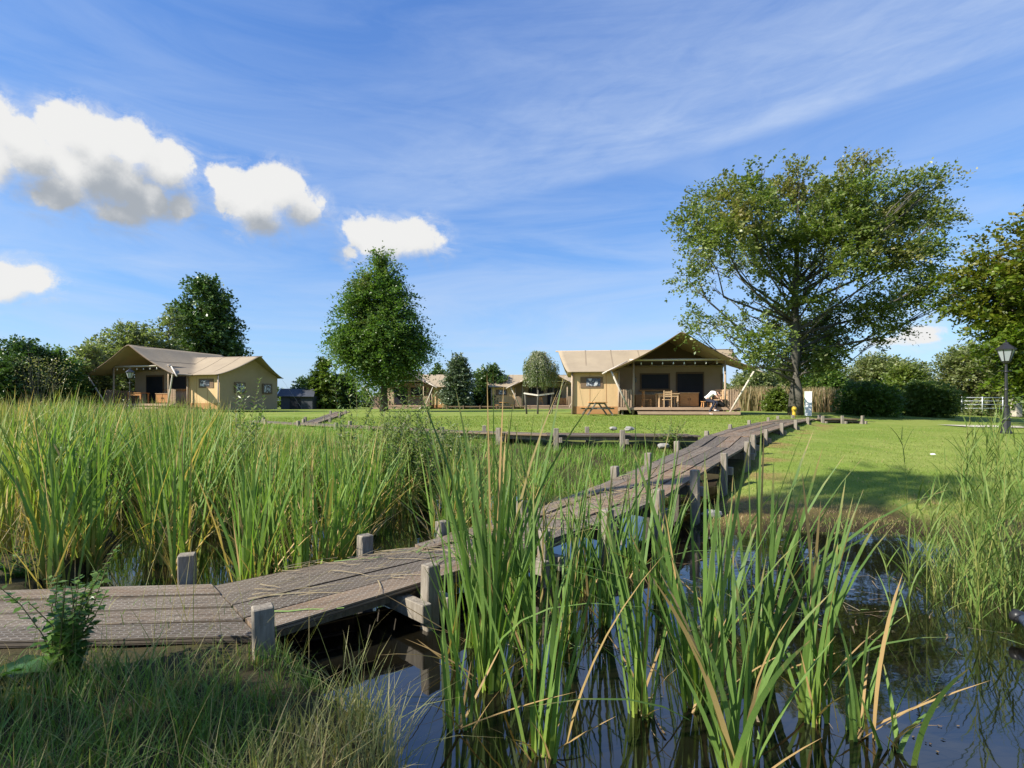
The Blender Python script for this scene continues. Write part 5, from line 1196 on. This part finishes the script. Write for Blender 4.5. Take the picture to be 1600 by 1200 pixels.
# ------------------------------------------------------------------ leafy weeds
def weed(name, label, x, y, z, h, stems, lf, mat, seed, spread=.3, per=26, aspect=.25, up=.6, tint=.2, cat='plant'):
    rg = np.random.default_rng(seed); r = thing(name, label, cat, (x, y, z)); mb = MB(); P, D, Cc, Sz = [], [], [], []
    for s in range(stems):
        a = rg.uniform(0, 6.28); hh = h * rg.uniform(.65, 1); sp = spread * rg.random(); pts = [Vector((math.cos(a) * sp * t * (.5 + t * .8), math.sin(a) * sp * t * (.5 + t * .8), hh * t)) + Vector(rg.normal(0, .01 + .012 * t * h, 3)) for t in (0, .25, .5, .75, 1)]
        mb.tube(pts, [.006, .005, .004, .003, .002], 4)
        for k in range(per):
            t = .12 + .88 * (k / per) ; i = min(int(t * 4), 3); p = pts[i].lerp(pts[i + 1], t * 4 - i)
            for q in (0, 1):
                b = k * 1.57 + q * math.pi + rg.normal(0, .3); P.append(p); D.append((math.cos(b), math.sin(b), up + rg.normal(0, .25))); Sz.append(lf * (1.15 - .75 * t) * rg.uniform(.7, 1.2)); Cc.append((t, rg.random(), max(0, rg.normal(tint, .2))))
    mb.build('stems', M['weedstem'], r)
    P = np.array([tuple(p) for p in P]); D = np.array(D)
    V, Fc, cc = leaves(P, D, np.tile([0, 0, 1.0], (len(P), 1)) + rg.normal(0, .3, P.shape), np.array(Sz), aspect, np.array(Cc)); npmesh('leaves', V, Fc, mat, r, cc)
    return r
M['weedstem'] = simple('weed_stem', (0.12, 0.14, 0.04), (0.16, 0.11, 0.05), 8, .7)
W_ = 'tall willowherb plants rising above the reed bed'
for i, (px, d, top, st, lb) in enumerate([(600, 9.5, 585, 5, 'tall willowherb in front of the dense tree trunk'), (640, 10.5, 592, 6, 'leafy willowherb before the half hidden tent porch'), (668, 9.0, 606, 6, 'pale willowherb standing right of the half hidden tent post'),
        (700, 10.0, 640, 7, 'bushy willowherb at the end of the tall reeds by the side boardwalk'), (556, 8.6, 580, 3, 'thin willowherb stems left of the dense pyramidal tree trunk'), (378, 8.8, 585, 4, 'spiky willowherb in front of the shaded tent end wall'),
        (720, 12.5, 655, 7, 'low bushy willowherb touching the side boardwalk'), (625, 12.5, 628, 6, 'short willowherb behind the tall reeds near the side boardwalk'), (120, 8.0, 668, 5, 'grey leafy weed among the reeds at the left')]):
    x = at(px, d); z = gz(x, d); weed('willowherb', lb, x, d, z, zat(top, d) - z, int(st * 2.4), .21, M['weed'], 200 + i, .5, 34, .27, .6, .3)
weed('bramble_bush', 'leafy bramble growing over the corner where the side boardwalk meets the long one', 4.35, 14.95, .35, .95, 16, .12, M['weed'], 240, .9, 14, .6, .3, .1, 'bramble')
weed('stinging_nettle', 'dense stinging nettle growing over the boardwalk edge at the left', at(98, 3.12), 3.12, -.02, .84, 20, .095, M['nettle'], 241, .26, 24, .6, .1, .25, 'nettle')
weed('stinging_nettle', 'small nettle tuft on the bank beyond the boardwalk at the picture edge', at(60, 5.2), 5.0, 0, .35, 9, .09, M['nettle'], 242, .4, 10, .45, .2, .1, 'nettle')
# broad dock leaves beside the nettle
dk = thing('dock_plant', 'broad dark dock leaves at the foot of the nettle by the picture edge', 'plant', (-2.9, 3.0, .0)); V = []; Fc = []; cc = []
rg = np.random.default_rng(9)
for i in range(11):
    a = rg.uniform(0, 6.28); L = rg.uniform(.22, .42); el = rg.uniform(.3, 1.1); n = 7; base = len(V); wd = L * .17
    for k in range(n + 1):
        t = k / n; w_ = wd * math.sin(math.pi * min(1, .06 + t * .94)) ** .7; r_ = L * (t * math.cos(el * (1 - t * .6))); z = .05 + L * (t * math.sin(el) - .55 * t * t); c = (math.cos(a) * r_, math.sin(a) * r_)
        sx, sy = -math.sin(a) * w_, math.cos(a) * w_; wv = .012 * math.sin(k * 2.1)
        V += [(c[0] - sx, c[1] - sy, z + w_ * .35 + wv), (c[0], c[1], z), (c[0] + sx, c[1] + sy, z + w_ * .35 - wv)]; cc += [(t, rg.random() * .4, .0)] * 3
    for k in range(n):
        b = base + 3 * k; Fc += [(b, b + 1, b + 4, b + 3), (b + 1, b + 2, b + 5, b + 4)]
npmesh('leaves', V, Fc, M['nettle'], dk, np.array(cc), smooth=True)

# stones, litter, drain pipe
def rock(label, x, y, z, s, seed):
    bm = bmesh.new(); bmesh.ops.create_icosphere(bm, subdivisions=2, radius=s); rg = random.Random(seed)
    for v in bm.verts: v.co = Vector((v.co.x * 1.2, v.co.y, v.co.z * .6)) * rg.uniform(.82, 1.15)
    me = bpy.data.meshes.new('stone'); bm.to_mesh(me); bm.free(); me.materials.append(M['rock']); tag(link('stone', me), label, 'stone').location = (x, y, z)
rock('pale stone lying behind the side boardwalk, nearer the bramble', at(983, 17.2), 17.2, .84, .13, 1)
rock('pale stone lying behind the side boardwalk, nearer its post', at(958, 17.4), 17.4, .84, .11, 2)
rock('pale stone at the water edge just beside the boardwalk posts', at(1112, 8.1), 8.1, .0, .12, 3)
rock('flat pale stone lying where the two boardwalks meet beside the bramble', at(1030, 15.0), 14.6, .5, .14, 4)
pw = MB(); pw.add([(-.06, -.04, 0), (.05, -.05, .01), (.07, .04, .03), (-.02, .06, .015), (0, 0, .035)], [(0, 1, 4), (1, 2, 4), (2, 3, 4), (3, 0, 4)])
tag(pw.build('paper_scrap', M['white'], None, loc=(at(1457, 13.2), 13.2, gz(at(1457, 13.2), 13.2) + .05), solid=.003), 'crumpled scrap of white paper lying on the lawn', 'litter')
dp = thing('drain_pipe', 'grey plastic pipe with dark cap rising from the water at the picture edge', 'pipe', (3.9, 4.1, WZ))
MB().tube([(-.62, -.75, -.05), (-.35, -.5, .05), (-.08, -.15, .12), (.04, .1, .14)], .035, 10).build('pipe', M['pipe'], dp, smooth=True)
MB().tube([(.04, .1, .14), (.02, .16, .15)], .048, 10).build('cap', M['black'], dp, smooth=True)

# ------------------------------------------------------------------ person sitting bent forward
def skin_obj(name, J, E, mat, parent, sub=2, root=0):
    """J: {key: (xyz, radius)}; E: pairs"""
    keys = list(J); me = bpy.data.meshes.new(name); me.from_pydata([J[k][0] for k in keys], [(keys.index(a), keys.index(b)) for a, b in E], [])
    o = link(name, me, parent); me.materials.append(mat);
    m = o.modifiers.new('skin', 'SKIN'); m.use_smooth_shade = True
    sv = me.skin_vertices[0].data
    for i, k in enumerate(keys):
        r = J[k][1]; sv[i].radius = (r, r) if not hasattr(r, '__len__') else r; sv[i].use_root = (i == root)
    s = o.modifiers.new('sub', 'SUBSURF'); s.levels = sub; s.render_levels = sub
    return o
pr = thing('person', 'seated person in white shirt and dark jeans bending forward over a black bag', 'person', (*on_porch(10.92, 30.80), 1.0), -.42)
J = {'pelvis': ((.05, .12, .86), .13), 'waist': ((.14, .1, 1.0), .12), 'chest': ((.38, .08, 1.22), .145), 'shoul': ((.52, .07, 1.28), .10), 'neck': ((.60, .07, 1.25), .052), 'head0': ((.68, .06, 1.18), .075), 'head1': ((.76, .06, 1.10), .085), 'head2': ((.83, .06, 1.03), .055)}
E_ = [('pelvis', 'waist'), ('waist', 'chest'), ('chest', 'shoul'), ('shoul', 'neck'), ('neck', 'head0'), ('head0', 'head1'), ('head1', 'head2')]
for s, sy in (('l', -1), ('r', 1)):
    J.update({s + 'hip': ((.12, .08 + .1 * sy, .82), .095), s + 'knee': ((.58 + .06 * sy, .05 + .14 * sy, .70 + .02 * sy), .068), s + 'ank': ((.36 + .14 * sy, -.36 if sy < 0 else .12, .12 if sy < 0 else .30), .042), s + 'toe': ((.55 + .14 * sy, -.42 if sy < 0 else .11, .05 if sy < 0 else .235), .035),
              s + 'arm': ((.50, .07 + .19 * sy, 1.22), .06), s + 'elb': ((.66, .04 + .22 * sy, .98), .042), s + 'wri': ((.82, .02 + .10 * sy, .84), .028), s + 'palm': ((.87, .02 + .09 * sy, .79), .032)})
    E_ += [('pelvis', s + 'hip'), (s + 'hip', s + 'knee'), (s + 'knee', s + 'ank'), (s + 'ank', s + 'toe'), ('shoul', s + 'arm'), (s + 'arm', s + 'elb'), (s + 'elb', s + 'wri'), (s + 'wri', s + 'palm')]
    for f in range(4):
        o_ = (f - 1.5) * .02; l = (.055, .065, .062, .05)[f]
        J.update({s + 'f%da' % f: ((.90, .02 + .09 * sy + o_, .76), .009), s + 'f%db' % f: ((.91 + l * .3, .02 + .09 * sy + o_ * 1.2, .76 - l), .008)}); E_ += [(s + 'palm', s + 'f%da' % f), (s + 'f%da' % f, s + 'f%db' % f)]
    J.update({s + 'tha': ((.85, .02 + .09 * sy - .035 * sy, .76), .010), s + 'thb': ((.87, .02 + .09 * sy - .045 * sy, .72), .008)}); E_ += [(s + 'palm', s + 'tha'), (s + 'tha', s + 'thb')]
body = skin_obj('body', J, E_, M['skin'], pr)
def sub_j(ks, f): return {k: (J[k][0], J[k][1] * f if not hasattr(J[k][1], '__len__') else J[k][1]) for k in ks}
SJ = sub_j(['waist', 'chest', 'shoul'], 1.12); SJ['hem'] = ((.07, .11, .93), .15)
for s, sy in (('l', -1), ('r', 1)): SJ[s + 'arm'] = (J[s + 'arm'][0], .075); SJ[s + 'slv'] = ((.59, .055 + .21 * sy, 1.08), .062)
skin_obj('shirt', SJ, [('hem', 'waist'), ('waist', 'chest'), ('chest', 'shoul'), ('shoul', 'larm'), ('larm', 'lslv'), ('shoul', 'rarm'), ('rarm', 'rslv')], M['shirt'], pr)
TJ = {'pelvis': (J['pelvis'][0], .15)}
for s in 'lr': TJ.update({s + 'hip': (J[s + 'hip'][0], .108), s + 'knee': (J[s + 'knee'][0], .08), s + 'ank': (J[s + 'ank'][0], .062)})
skin_obj('trousers', TJ, [('pelvis', 'lhip'), ('lhip', 'lknee'), ('lknee', 'lank'), ('pelvis', 'rhip'), ('rhip', 'rknee'), ('rknee', 'rank')], M['jeans'], pr)
for s in 'lr':
    a, b = J[s + 'ank'][0], J[s + 'toe'][0]
    skin_obj('shoe', {'h': ((a[0] - .05, a[1], a[2] - .06), .045), 'm': ((a[0] + .06, a[1], a[2] - .05), .05), 't': ((b[0] + .03, b[1], b[2] - .01), .038)}, [('h', 'm'), ('m', 't')], M['white'], pr, 1)
skin_obj('hair', {'a': ((.66, .06, 1.235), .075), 'b': ((.74, .06, 1.185), .085), 'c': ((.81, .06, 1.12), .06)}, [('a', 'b'), ('b', 'c')], M['hair'], pr, 2)
for sy in (-1, 1): MB().lathe([(.004, 0), (.02, .005), (.024, .012), (.012, .02)], 8, (.74, .06 + .088 * sy, 1.12)).build('ear', M['skin'], pr, smooth=True)
MB().lathe([(.016, -.02), (.014, 0), (.005, .022)], 6, (.80, .06, 1.03)).build('nose', M['skin'], pr, smooth=True)
bag = thing('black_bag', 'slumped black bag on the porch floor under the hands of the seated person', 'bag', (*on_porch(11.85, 31.0), dz))
skin_obj('bag_body', {'a': ((-.22, 0, .12), .12), 'b': ((0, 0, .16), .16), 'c': ((.24, .0, .09), .09), 'd': ((-.02, 0, .30), .09)}, [('a', 'b'), ('b', 'c'), ('b', 'd')], M['cloth_black'], bag)
MB().tube([(-.15, 0, .25), (-.05, -.02, .40), (.08, 0, .38), (.12, 0, .2)], .012, 5).build('handle', M['cloth_black'], bag, smooth=True)
